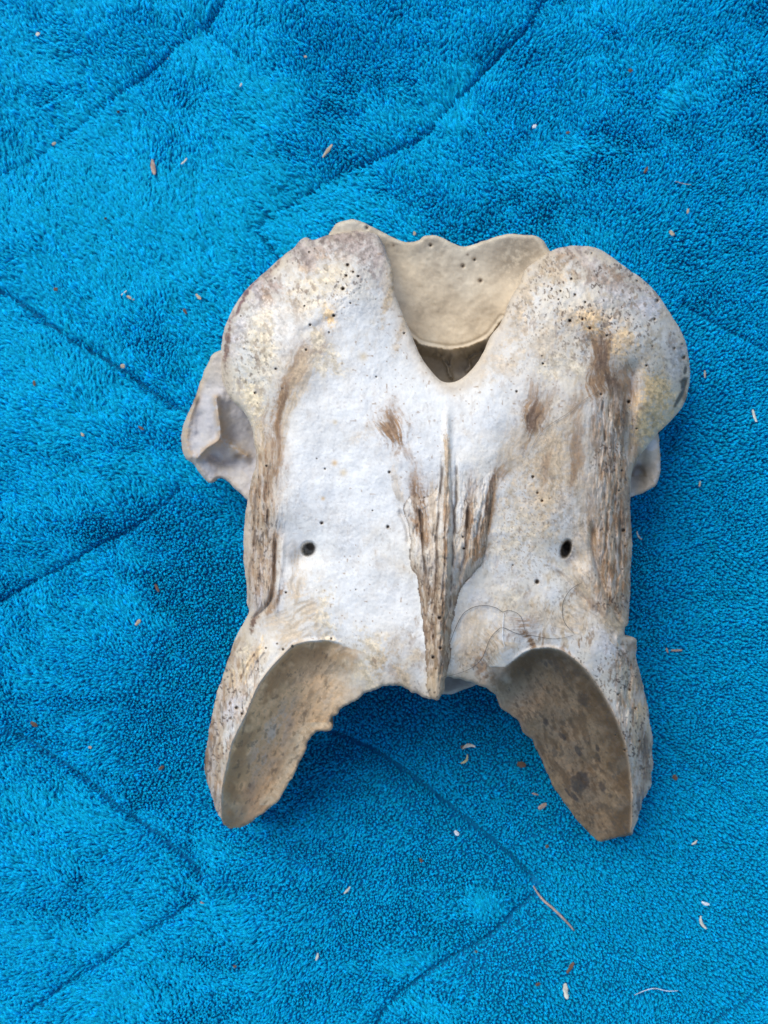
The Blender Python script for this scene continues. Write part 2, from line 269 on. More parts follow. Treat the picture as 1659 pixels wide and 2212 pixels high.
# stains: centre, half sizes, angle of the long axis from vertical (deg, clockwise), colour, strength, streakiness
STAINS = [
 (842,925,34,52,-12,BROWN,.75,.5),(850,880,20,24,0,BROWN,.25,.3),(1148,905,26,62,14,BROWN,.95,.8),(1150,850,16,36,10,BROWN,.5,.8),(1290,760,34,70,0,BROWN,.8,.4),(1305,830,42,50,-14,BROWN,.85,.8),
 (1345,900,26,90,-6,BROWN,.9,.9),(1240,880,26,40,20,BROWN,.45,.7),(1290,690,50,30,0,YELLOW,.7,.1),(1230,690,44,24,0,TAN,.5,.2),(1335,740,40,40,0,YELLOW,.55,.1),
 (1420,850,52,80,10,YELLOW,.85,.1),(1385,930,34,60,25,YELLOW,.8,.1),(1300,590,120,40,20,VIOLET,.5,.2),(1400,660,40,40,20,(.60,.56,.56),.6,.1),(1190,590,46,40,-30,TAN,.5,.2),
 (1135,640,22,70,20,TAN,.45,.2),(1240,540,60,12,0,VIOLET,.6,.1),
 (745,540,90,42,-5,VIOLET,.95,.2),(815,560,26,60,12,VIOLET,.7,.2),(660,560,60,34,50,VIOLET,.8,.2),(560,640,54,36,45,(.46,.40,.39),.7,.2),(510,730,26,60,15,(.54,.49,.47),.7,.2),
 (640,655,30,20,60,BROWN,.45,.2),(575,640,28,18,60,BROWN,.6,.2),(655,580,26,14,60,BROWN,.5,.2),(700,560,30,20,30,BROWN,.3,.3),
 (490,745,8,60,5,(.2,.11,.08),.9,.2),(530,640,6,60,38,(.2,.1,.09),.95,.2),(600,570,6,60,50,(.22,.13,.1),.8,.2),
 (660,770,28,80,32,BROWN,.55,.8),(610,880,18,100,8,BROWN,.75,.9),(640,800,18,60,20,BROWN,.5,.8),(710,680,30,16,70,YELLOW,.75,.2),(680,725,30,24,60,CREAM,.7,.2),(720,610,44,50,10,CREAM,.5,.2),
 (660,650,60,70,30,CREAM,.4,.2),(560,790,60,100,8,CREAM,.4,.3),(545,870,24,60,-25,CREAM,.8,.3),(700,780,40,30,30,CREAM,.6,.3),
 (575,1020,34,130,5,BROWN,.65,1),(560,1130,34,110,2,BROWN,.75,1),(560,1230,34,80,0,BROWN,.7,.8),(560,1160,22,60,0,TAN,.6,.4),(590,1240,10,110,4,BROWN,.7,.7),(545,1340,34,10,-68,(.16,.09,.06),.8,.2),(590,1300,8,50,28,BROWN,.7,.3),
 (555,1290,22,34,15,(.55,.50,.47),.6,.5),
 (908,1130,20,80,-8,BROWN,.8,.9),(935,1110,14,60,0,TAN,.5,.9),(962,1150,9,120,2,BROWN,.75,.8),(1052,1100,9,90,14,BROWN,.95,.7),(1030,1190,22,50,24,BROWN,.8,.6),(905,1075,20,34,-10,BROWN,.6,1),(905,1040,18,34,-8,BROWN,.4,1),(880,985,10,26,-20,BROWN,.4,.8),(1011,1125,10,60,2,BROWN,.9,.8),(1085,1030,16,44,28,BROWN,.6,.9),(1055,1120,10,80,12,BROWN,.8,.7),
 (966,1010,9,120,1,(.52,.39,.26),.85,.8),(1020,1060,22,40,0,BROWN,.35,1),
 (1320,1040,34,90,-3,BROWN,.75,1),(1330,1170,42,110,0,BROWN,.95,.9),(1330,1290,34,70,0,BROWN,.75,.6),(1290,1130,22,60,-20,BROWN,.65,.8),(1270,1040,20,50,-10,BROWN,.3,.8),(1255,1260,30,60,-28,TAN,.5,.7),
 (1290,1300,30,40,-45,BROWN,.6,.7),(1320,1340,30,36,-40,TAN,.6,.5),(1210,1050,80,110,0,TAN,.42,.1),(1150,1100,80,90,0,YELLOW,.30,.1),(1110,1160,50,60,0,CREAM,.4,.1),(1180,1330,130,30,15,TAN,.38,.5),
 (1200,960,70,80,0,TAN,.35,.3),(1230,1210,30,40,-30,GREY,.5,.2),(1240,1130,34,60,-20,GREY,.4,.2),
 (1060,1400,60,46,-50,TAN,.6,.5),(1135,1385,60,14,75,BROWN,.75,.5),(1050,1445,50,20,60,BROWN,.6,.3),(1000,1380,30,60,10,TAN,.4,.4),(1040,1470,50,14,70,BROWN,.35,.3),
 (620,1360,60,40,60,TAN,.5,.4),(700,1345,90,26,80,CREAM,.6,.3),(800,1405,60,30,80,CREAM,.6,.3),(805,1435,60,26,-60,TAN,.6,.3),(850,1445,40,14,80,BROWN,.35,.2),(900,1420,20,20,0,TAN,.4,.2),
 (500,1500,24,120,16,BROWN,.5,.7),(520,1440,18,60,20,CREAM,.8,.3),(545,1430,9,60,24,YELLOW,.55,.5),(508,1470,22,40,20,YELLOW,.35,.4),(455,1600,16,90,6,BROWN,.75,.6),(462,1690,22,60,-12,BROWN,.9,.6),(470,1740,14,40,-15,(.25,.19,.16),.8,.3),(500,1540,18,50,22,(.66,.61,.60),.6,.2),
 (495,1420,16,50,16,BROWN,.6,.5),(475,1650,10,60,0,TAN,.5,.4),
 (1375,1500,16,90,-14,BROWN,.6,.6),(1385,1620,24,90,-3,(.20,.14,.09),.85,.6),(1370,1600,18,60,-6,YELLOW,.4,.6),(1340,1440,14,60,-22,YELLOW,.75,.4),(1355,1500,14,60,-20,CREAM,.6,.3),(1385,1740,14,60,12,(.22,.18,.16),.8,.5),(1360,1400,20,26,0,BROWN,.6,.3),(1385,1545,18,60,-10,YELLOW,.5,.5),
 (1180,740,60,60,0,TAN,.35,.2),(1120,700,26,60,25,TAN,.45,.2),(1080,790,40,50,35,TAN,.4,.2),(1210,800,60,40,0,CREAM,.5,.2),(1190,980,60,90,10,TAN,.5,.6),(1250,960,24,80,4,BROWN,.45,.8),
 (1110,960,24,70,20,TAN,.4,.5),(1270,1150,30,80,-10,TAN,.5,.5),(1180,870,14,50,25,BROWN,.35,.6),(1130,1000,50,30,0,TAN,.3,.2),(1340,640,60,60,30,(.56,.50,.46),.5,.2),(1290,600,90,20,10,BROWN,.35,.3),
 (1395,760,20,50,0,TAN,.5,.3),(1460,760,24,60,-10,(.50,.46,.42),.7,.2),(1360,830,18,60,-8,BROWN,.6,.7),(1365,990,18,70,-4,BROWN,.5,.8),(1395,900,40,50,30,YELLOW,.6,.2),
 (745,515,100,16,-3,(.30,.23,.19),.8,.3),(640,545,50,16,55,(.33,.26,.22),.75,.3),(580,600,60,18,48,(.36,.27,.22),.7,.3),(790,560,14,60,15,(.36,.30,.26),.5,.2),(842,620,10,90,10,TAN,.6,.3),(870,720,10,60,20,TAN,.5,.3),
 (600,700,60,50,30,(.60,.56,.52),.5,.2),(570,720,40,60,20,CREAM,.5,.3),(650,820,26,60,20,TAN,.5,.7),(600,960,20,60,8,BROWN,.5,.9),(625,900,14,70,12,TAN,.5,.8),(560,960,20,60,4,TAN,.6,.6),
 (790,930,50,16,-30,TAN,.3,.2),(735,1160,40,60,0,(.62,.61,.58),.4,.1),(860,1060,12,60,-8,TAN,.4,.6),(640,1250,18,60,8,TAN,.5,.4),(660,1320,50,24,60,TAN,.5,.4),(760,1440,60,24,50,CREAM,.6,.3),(870,1470,60,14,75,TAN,.6,.3),
 (1010,1420,20,50,20,TAN,.45,.4),(1090,1300,40,30,0,CREAM,.4,.3),(1030,1340,20,40,10,TAN,.35,.4),(1240,1330,60,24,-60,TAN,.5,.5),(1310,1400,24,60,-30,(.62,.59,.57),.5,.2),(1150,1350,50,20,80,BROWN,.35,.4),
 (1346,900,11,90,-6,DB,.8,.9),(1150,905,15,52,14,DB,.85,.8),(1294,775,20,46,0,DB,.7,.7),(1322,835,16,44,-12,DB,.8,.8),(1336,1150,15,90,0,DB,.75,.9),(1318,1010,12,70,-4,DB,.7,.9),
 (1055,1085,7,64,14,DB,.85,.6),(1010,1125,6,54,2,DB,.8,.7),(900,1105,8,60,-10,DB,.75,.8),(958,1390,12,90,3,DB,.7,.8),(945,1290,10,70,0,DB,.6,.9),(575,1040,12,90,5,DB,.65,.9),(554,1190,14,80,2,DB,.6,.9),
 (612,880,9,70,8,DB,.55,.9),(1388,1640,14,80,-4,DB,.8,.6),(450,1650,14,70,0,DB,.7,.6),(846,915,12,26,-12,DB,.55,.7),(1240,1020,10,60,8,BROWN,.5,.9),(1290,930,12,60,6,BROWN,.6,.9),(1180,1010,12,50,10,BROWN,.4,.9),
 (1330,1250,24,60,0,BROWN,.6,.7),(1300,1200,14,60,-14,BROWN,.6,.8),(1480,850,8,50,-10,DB,.5,.3),(1340,590,40,14,30,BROWN,.5,.3),(1210,560,40,14,-20,BROWN,.4,.3),
]

PITS = [(a, b, r * (.50 + .55 * ((a * 7.7 + b * 3.3) % 1.9) / 1.9)) for a, b, r in PITS]

def bone_relief(x, y, d):
    """height in metres from the traced contours"""
    z = tps(CTRL, x, y) / 1000.0
    # broad lumps
    z += (fbm(x, y, 110, 3, 11) - 0.5) * 0.0024
    z += (fbm(x, y, 26, 3, 12) - 0.5) * 0.00045
    # facets: hollowed behind a crisp lip
    for R, F, dep in ((RIDGE_L, FAC_L, .0085), (RIDGE_R, FAC_R, .0100)):
        Rs = catmull(R, 8, False); ins = inside(x, y, np.array(F, float))
        dd, T, _ = dline(x, y, Rs, 130)
        k = sstep(0, 70, np.hypot(x - R[0][0], y - R[0][1]))
        W = sstep(800, 700, x) if R is RIDGE_L else sstep(1048, 1115, x)
        hol = dep * (1 - np.exp(-dd / 18)) * k * W * (0.30 + 0.70 * (1 - sstep(50, 135, dd)))
        z = np.where(ins, z - hol, z)
        z += 0.0010 * np.exp(-(dd / 5.0) ** 2) * k
        sg = -1 if R is RIDGE_L else 1
        z += np.where(ins, ((fbm(x * .85 - y * .5 * sg, (x * .5 * sg + y * .85) * .4, 16, 4, 15) - .5) * .0016 + (fbm(x, y, 7, 3, 16) - .5) * .0005) * W * (1 - np.exp(-dd / 10)), 0)
        if F is FAC_L: fl = ins
        else: fr = ins
    # crest: raised fibrous strip with a ragged overhanging edge
    cp = jitter(catmull(CREST, 5), 3.0, 14, 21)
    cr = inside(x, y, cp)
    idx = np.where((x > 850) & (x < 1100) & (y > 890) & (y < 1530))[0]
    dc = np.zeros(len(x)); dcv, _ = dist_in(x[idx], y[idx], cp); dc[idx] = dcv
    fade = sstep(960, 1140, y)
    mid = 966 - 16 * sstep(1100, 1500, y)
    cw = 8 + 10 * sstep(1050, 1350, y)
    lift = fade * 0.0013 * sstep(0, 6, dc) * cr * (.4 + .6 * sstep(.4, .55, fbm(x, y, 40, 2, 22))) + cr * 0.0018 * fade * sstep(0, 30, dc)
    z += lift
    z += (0.0018 * sstep(850, 940, y) + 0.0034 * sstep(1000, 1250, y)) * np.exp(-((x - mid) / cw) ** 2) * (1 - 0.0 * x)
    for P, wd, dep in CRACKS:
        dd, T, _ = dline(x + (fbm(x, y, 60, 3, 24) - .5) * 16, y, catmull(P, 8, False), 20)
        z -= dep * np.exp(-(dd / wd) ** 2) * sstep(0, .15, T) * (1 - sstep(.85, 1, T))
    # fibrous streaks
    fib = np.clip(np.exp(-((x - 568) / 34) ** 2) * sstep(900, 1000, y) * (1 - sstep(1290, 1340, y))
                  + np.exp(-((x - 1325) / 44) ** 2) * sstep(820, 900, y) * (1 - sstep(1300, 1350, y)) + cr * fade
                  + np.exp(-((x - 1010) / 60) ** 2) * sstep(1000, 1060, y) * (1 - sstep(1200, 1260, y)) * .6
                  + ((x < 560) | (x > 1330)) * sstep(1380, 1440, y) * (~fl) * (~fr) * .8, 0, 1)
    st = fbm(x * 1.0 + y * .03, y * 0.20, 7, 4, 31, .62) - 0.5
    z += fib * st * (0.0022 - .0009 * cr)
    st2 = fbm(x, y * 0.16, 3.6, 2, 37, .6)
    z -= fib * sstep(.62, .78, st2) * 0.0007
    # porous bumps at the swollen ends
    por = np.clip(np.exp(-(((x - 700) / 150) ** 2 + ((y - 590) / 90) ** 2)) + np.exp(-(((x - 1300) / 170) ** 2 + ((y - 640) / 110) ** 2)) +
                  np.exp(-(((x - 540) / 60) ** 2 + ((y - 780) / 120) ** 2)) * .8, 0, 1)
    z += por * (fbm(x, y, 11, 4, 41, .6) - .5) * 0.0016
    z += (fbm(x, y, 5, 2, 43) - .5) * 0.00018
    # grooves and lips
    for P, wd, dep in [
        ([(533,1338),(548,1336),(560,1325),(580,1305),(592,1270),(594,1220),(596,1150)], 5, .0030),
        ([(1285,1120),(1282,1180),(1296,1240),(1318,1300),(1345,1352)], 7, .0032),
        ([(510,866),(530,905),(545,960)], 5, .0016),
        ([(560,1402),(535,1440),(512,1490),(490,1540)], 4, .0020), ([(545,1395),(520,1430),(505,1470)], 4, .0013),
        ([(1336,1372),(1345,1410),(1362,1450),(1356,1500),(1372,1545)], 5, .0030),
        ([(1200,1230),(1230,1262),(1255,1290),(1268,1300)], 4, .0008),
        ([(476,1600),(474,1650),(470,1700)], 5, .0010),
        ([(860,1100),(878,1135),(884,1180)], 5, .0012),
        ([(1465,880),(1478,850),(1480,815)], 4, .0028), ([(1372,770),(1366,830),(1362,890),(1360,950),(1362,1000)], 13, .0032),
        ([(640,725),(680,708),(712,690),(722,682)], 11, .0011),
    ]:
        Ps = catmull(P, 6, False); dd, T, _ = dline(x, y, Ps, 30)
        z -= dep * np.exp(-(dd / wd) ** 2) * sstep(0, .15, T) * (1 - sstep(.85, 1, T))
    for P, wd, hh in [
        ([(600,1345),(596,1290),(606,1230),(612,1150)], 6, .0008), ([(1190,1215),(1235,1250),(1270,1290),(1300,1320)], 5, .0010),
        ([(575,1400),(548,1435),(525,1490)], 4, .0013), ([(1330,1365),(1342,1400),(1372,1440)], 4, .0012),
        ([(900,1240),(906,1285),(913,1335),(920,1400)], 3, .0006),
        ([(1255,560),(1310,575),(1370,630),(1410,690)], 9, .0012),
    ]:
        Ps = catmull(P, 6, False); dd, T, _ = dline(x, y, Ps, 30)
        z += hh * np.exp(-(dd / wd) ** 2) * sstep(0, .15, T) * (1 - sstep(.85, 1, T))
    # two foramina, each a bored hole with a sloping gutter
    for (hx, hy, rx, ry, an, dep, tx, ty, tr) in ((667,1186,17,17,0,.0105,648,1210,22), (1222,1186,12,22,18,.014,1243,1212,22)):
        ca, sa = math.cos(math.radians(an)), math.sin(math.radians(an))
        u = (x - hx) * ca + (y - hy) * sa; v = -(x - hx) * sa + (y - hy) * ca
        r = np.hypot(u / rx, v / ry)
        z -= dep * (1 - sstep(.50, 1.12, r)) + .0008 * np.exp(-(r / 1.9) ** 2)
        z -= 0.0042 * np.exp(-((x - tx) ** 2 + (y - ty) ** 2) / tr ** 2)
    for (px, py, r) in PITS:
        m = (np.abs(x - px) < r * 3) & (np.abs(y - py) < r * 3)
        q = np.hypot(x[m] - px, (y[m] - py)) / r
        z[m] -= min(.0042, .00055 * r) * (1 - sstep(.35, 1.15, q))
    # rolled edge
    R = 14 + 18 * np.exp(-(((x - 520) / 120) ** 2 + ((y - 720) / 160) ** 2)) + 22 * np.exp(-(((x - 1440) / 90) ** 2 + ((y - 780) / 150) ** 2))
    R = R + 14 * np.exp(-(((x - 700) / 130) ** 2 + ((y - 520) / 50) ** 2)) + 14 * np.exp(-(((x - 1260) / 130) ** 2 + ((y - 545) / 50) ** 2)); R = np.where(fl | fr, 5, R); R = np.where((y > 1440) & (x > 780) & (x < 1070), 6, R)
    t = np.clip(1 - d / R, 0, 1)
    z -= R * K * 1.0 * (1 - np.sqrt(np.clip(1 - t * t, 0, 1)))
    return z, dict(fl=fl, fr=fr, cr=cr, dc=dc, fib=fib, fade=fade, por=por)

def paint(x, y, z, d, M):
    n = len(x); C = np.tile(np.array(WHITE), (n, 1))
    wx = (fbm(x, y, 60, 3, 51) - .5) * 50; wy = (fbm(x, y, 60, 3, 52) - .5) * 50
    big = fbm(x, y, 130, 4, 53)
    right = sstep(980, 1200, x)
    core = np.clip(np.exp(-(((x - 740) / 175) ** 2 + ((y - 980) / 330) ** 2) ** 1.5) + np.exp(-(((x - 900) / 90) ** 2 + ((y - 900) / 260) ** 2) ** 1.5) + .75 * np.exp(-(((x - 1080) / 100) ** 2 + ((y - 880) / 190) ** 2)) + .6 * np.exp(-(((x - 780) / 150) ** 2 + ((y - 1320) / 90) ** 2)), 0, 1)
    nc = 1 - .8 * core
    C = mix(C, CREAM, sstep(.50, .72, big + right * .07) * .45 * nc)
    md = fbm(x, y, 34, 5, 54, .6)
    C = mix(C, TAN, sstep(.56, .70, md + right * .05) * .40 * nc)
    C = mix(C, (.66, .655, .635), sstep(.52, .72, fbm(x, y, 80, 4, 55)) * .4 * nc)
    # the swollen ends and the outer margins are creamier than the white middle
    C = mix(C, (.70, .62, .49), (1 - core) * (.30 + .5 * sstep(.42, .6, fbm(x, y, 48, 4, 257))))
    grain = fbm(x, y, 9, 4, 56, .65); fine = fbm(x, y, 4.2, 3, 50, .7); streak = fbm(x + y * .05, y * .14, 6.5, 4, 57, .65)
    # overall weathering: small tan and brown flecks, drawn out along the bone, heavier on the right
    amt = .10 + (.45 + .6 * right) * nc + .3 * sstep(1180, 1420, y)
    C = mix(C, (.58, .47, .33), sstep(.57, .70, fbm(x + y * .08, y * .45, 13, 4, 251, .65)) * sstep(.40, .58, fbm(x, y, 75, 3, 252)) * amt * .75)
    C = mix(C, (.36, .25, .16), sstep(.64, .74, fbm(x + y * .10, y * .38, 8, 3, 253, .65)) * sstep(.46, .60, fbm(x, y, 60, 3, 254)) * amt * .65)
    C = mix(C, (.60, .585, .56), sstep(.52, .66, fbm(x, y, 22, 4, 255, .6)) * .45 * nc)
    # edges soak up dirt
    C = mix(C, TAN, (1 - sstep(4, 42, d + (md - .5) * 40)) * .55)
    for (cx, cy, rx, ry, an, col, s, sk) in STAINS:
        ca, sa = math.cos(math.radians(an)), math.sin(math.radians(an))
        X = x - cx + wx * min(1, rx / 40); Y = y - cy + wy * min(1, ry / 60)
        # long axis: an degrees clockwise seen from vertical (leaning to the right at the top)
        u = X * ca + Y * sa; v = -X * sa + Y * ca
        r = (u / rx) ** 2 + (v / ry) ** 2
        m = np.where(r < 6)[0]
        if len(m) == 0: continue
        if sk > .3:
            uu = u[m]; vv = v[m]
            tex = fbm(uu + 50, vv * .16, 6.0, 4, 61 + int(cx) % 13, .65)
        else: tex = grain[m]
        f = np.exp(-r[m] * .9)
        t1 = np.clip((tex - .5) * 3.0 + .5, 0, 1); t2 = np.clip((fine[m] - .5) * 2.6 + .5, 0, 1)
        a = (f * 1.26 - (1 - (.7 * t1 + .3 * t2))) * 1.35
        cc = np.array(col)[None] * (.72 + .56 * np.roll(t1, 7))[:, None] * (.85 + .3 * t2)[:, None]
        al = np.clip((sstep(0, 1, a) * .80 + f * (.20 + .3 * t1)) * min(1, s * 1.15), 0, 1)[:, None]
        C[m] = C[m] * (1 - al) + cc * al
    cfib = M['cr'] * M['fade'] * (1 - sstep(1170, 1290, y)) + np.exp(-((x - 1010) / 60) ** 2) * (y > 1000) * (y < 1260)
    M['fib'] = np.clip(M['fib'] - np.clip(cfib, 0, 1) * .8, 0, 1)
    # fibrous strips
    C = mix(C, (.56, .44, .31), M['fib'] * sstep(.35, .6, streak) * .7)
    C = mix(C, BROWN, M['fib'] * sstep(.48, .72, fbm(x, y * .22, 7, 4, 58, .68)) * .8)
    C = mix(C, (.58, .50, .42), M['fib'] * sstep(.55, .7, fbm(x + 90, y * .18, 6, 3, 59)) * .7)
    C = mix(C, (.12, .085, .06), M['fib'] * sstep(.66, .76, fbm(x + 40, y * .2, 4.5, 3, 60)) * .75)
    # crest
    cr = M['cr'] * M['fade']
    C = mix(C, (.27, .175, .10), cr * sstep(1150, 1300, y) * (.45 + .5 * sstep(.40, .58, fbm(x, y * .25, 9, 4, 64, .65))))
    C = mix(C, (.58, .47, .34), cr * sstep(.54, .66, fbm(x + 33, y * .22, 7, 4, 65, .6)) * .6)
    C = mix(C, (.30, .21, .13), (M['dc'] < 1) * np.exp(-(((x - 905) / 30) ** 2 + ((y - 1110) / 70) ** 2)) * .2)
    for P, wd, dep in CRACKS:
        dd, T, _ = dline(x + (fbm(x, y, 60, 3, 24) - .5) * 16, y, catmull(P, 8, False), 20)
        C = mix(C, (.13, .085, .055), np.exp(-(dd / (wd * .9)) ** 2) * sstep(.40, .55, fbm(x, y, 30, 2, 66)) * sstep(0, .15, T) * (1 - sstep(.85, 1, T)) * .8)
    C = mix(C, (.14, .09, .06), cr * (1 - sstep(0, 5, M['dc'])) * .6)
    C = mix(C, (.60, .46, .30), cr * sstep(1430, 1480, y) * .6)
    # facets
    for k, (F, sgn) in enumerate(((M['fl'], -1), (M['fr'], 1))):
        R = RIDGE_L if k == 0 else RIDGE_R
        dd, T, _ = dline(x, y, catmull(R, 8, False), 200)
        if k == 0: core = np.exp(-(((x - 600) / 190) ** 2 + ((y - 1590) / 330) ** 2) * .4)
        else: core = np.ones(n)
        sx = (x * .5 * sgn + y * .85); dx_ = (x * .85 - y * .5 * sgn)
        st = fbm(dx_, sx * .42, 13, 6, 71 + k, .68)
        topfade = sstep(0, 5, dd + (grain - .5) * 6)
        # inner end of each facet fades towards the midline
        fx = sstep(798, 690, x + (md - .5) * 90) if k == 0 else sstep(1052, 1112, x + (y - 1440) * .1 + (md - .5) * 60)
        f = F * topfade * np.clip(fx, 0, 1)
        base = np.array((.80, .50, .25)) if k == 0 else np.array((.25, .165, .085))
        C = mix(C, base, f * .93)
        C = mix(C, base * (.46, .42, .38), f * sstep(.45, .70, st) * .75)
        C = mix(C, base * 1.3, f * sstep(.55, .75, fbm(dx_ + 30, sx * .5, 18, 5, 75 + k, .62)) * (.6 if k == 0 else .3))
        if k == 0:
            C = mix(C, (.82, .68, .53), F * np.exp(-(((x - 580 + (y - 1600) * .45) / 34) ** 2 + ((y - 1600) / 90) ** 2)) * sstep(.4, .6, st) * .75)
            C = mix(C, (.56, .48, .34), F * np.exp(-(((x - 640 + (y - 1590) * .5) / 14) ** 2 + ((y - 1590) / 60) ** 2)) * .5)
            C = mix(C, (.54, .45, .31), F * np.exp(-(((x - 725) / 60) ** 2 + ((y - 1470) / 70) ** 2)) * .5)
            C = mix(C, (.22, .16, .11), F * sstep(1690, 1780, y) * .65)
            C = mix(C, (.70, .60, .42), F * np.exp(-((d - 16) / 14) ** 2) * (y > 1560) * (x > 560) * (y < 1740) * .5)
        else:
            for (ax, ay, rx, ry, a_) in ((1200,1432,5,14,25),(1188,1428,4,12,25),(1180,1436,3,8,25),(1143,1448,6,12,-20),(1244,1452,9,8,0),(1262,1510,14,16,0),(1247,1620,5,14,25),(1292,1635,4,12,20),(1255,1690,22,26,0),(1214,1590,5,14,40),(1240,1720,5,14,38),(1228,1714,3,12,38),(1300,1700,6,14,25),(1320,1720,5,5,0),(1290,1615,4,10,20),(1180,1560,6,8,0)):
                ca, sa = math.cos(math.radians(-a_)), math.sin(math.radians(-a_))
                u = (x - ax) * ca + (y - ay) * sa; v = -(x - ax) * sa + (y - ay) * ca
                C = mix(C, (.05, .042, .038), F * sstep(.22, .6, np.exp(-((u / rx) ** 2 + (v / ry) ** 2)) + (grain - .5) * .9) * .8)
            C = mix(C, (.16, .11, .07), F * (1 - sstep(5, 70, dd + (md - .5) * 60)) * .6)
            C = mix(C, (.46, .38, .27), F * np.exp(-(((x - 1110) / 40) ** 2 + ((y - 1500) / 50) ** 2)) * .45)
        C = mix(C, base * (.50, .45, .40), f * np.exp(-((dd - 20) / 28) ** 2) * sstep(.30, .55, fbm(x, y, 30, 3, 79)) * .9)  # brown band inside the ridge, with shade under the lip painted in
        C = mix(C, (.10, .075, .05), f * sstep(.66, .74, fbm(dx_, sx * .5, 7, 3, 85 + k)) * (.5 if k == 0 else .65))
        C = mix(C, base * .6, f * sstep(.60, .70, fbm(x, y, 5, 2, 86)) * .4)
        lip = np.exp(-(dd / 4.0) ** 2) * sstep(.1, .25, T)
        C = mix(C, (.56, .42, .28) if k == 0 else (.46, .32, .20), lip * .75)
    # ragged arch edge
    ae = (y > 1440) & (x > 640) & (x < 1180)
    C = mix(C, (.26, .19, .13), ae * (1 - sstep(1, 11, d + (grain - .5) * 12)) * .6)
    # pin-prick freckles
    fr_ = sstep(.80, .88, fbm(x, y, 3.4, 1, 81)) * np.clip(np.exp(-(((x - 1150) / 110) ** 2 + ((y - 1130) / 130) ** 2)) + .18, 0, 1)
    C = mix(C, (.36, .25, .15), fr_ * .7)
    dots = sstep(.905, .95, vnoise(x / 6.1, y / 6.1, 82)) * (.25 + .75 * sstep(.5, .62, fbm(x, y, 120, 2, 83)))
    C = mix(C, (.34, .22, .13), dots * .65 * (1 - M['fl']) * (1 - M['fr']))
    rough = np.clip(M['por'] + M['fib'] + .35 * right + .5 * sstep(1350, 1420, y) + .15, 0, 1.2) * (1 - M['fl']) * (1 - M['fr'])
    sp = sstep(.67, .76, fbm(x + 11, y * .8, 4.6, 2, 88)) * sstep(.44, .58, fbm(x, y, 45, 3, 89))
    C = mix(C, (.15, .105, .075), sp * rough * .75)
    sp = sstep(.64, .72, fbm(x + 31, y * .7, 9, 3, 90)) * sstep(.50, .62, fbm(x, y, 70, 3, 99))
    C = mix(C, (.33, .24, .17), sp * rough * .7)
    # pits darken from a brown rim to a near-black centre
    for (px, py, r) in PITS:
        m = np.where((np.abs(x - px) < r * 2) & (np.abs(y - py) < r * 2))[0]
        hq = (px * 13.7 + py * 7.3) % 1.0; an = hq * 3.14; el = .7 + .6 * ((px * 3.1 + py) % 1.7) / 1.7
        u = (x[m] - px) * math.cos(an) + (y[m] - py) * math.sin(an); v = -(x[m] - px) * math.sin(an) + (y[m] - py) * math.cos(an)
        q = np.hypot(u, v * (.7 + hq * .9)) / r * (1 + (grain[m] - .5) * 1.6)
        C[m] = mix(C[m], (.30, .22, .15), (1 - sstep(.7, 1.7, q)) * .5)
        C[m] = mix(C[m], DARK, (1 - sstep(.30, .95, q)) * (.40 + .5 * hq))
    for (px, py, rx, ry, an) in ((1478,826,9,16,-25),(1466,862,5,26,-28),(1480,800,5,12,-5),(1224,1180,8,15,-18),(671,1181,11,10,0)):  # the last two ellipses paint shade into the bored foramina
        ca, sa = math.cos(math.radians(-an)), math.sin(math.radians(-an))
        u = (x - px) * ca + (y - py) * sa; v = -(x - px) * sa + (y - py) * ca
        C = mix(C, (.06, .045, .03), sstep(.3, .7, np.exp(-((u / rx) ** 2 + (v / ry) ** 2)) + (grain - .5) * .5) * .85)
    for (px, py, r, col) in ((724,912,5,CREAM),(723,1000,6,YELLOW),(742,1021,8,CREAM),(698,1077,4,YELLOW),(785,770,9,CREAM)):
        C = mix(C, col, np.exp(-((x - px) ** 2 + (y - py) ** 2) / r ** 2) * .9)
    return C * (1 + (grain - .5)[:, None] * .16)

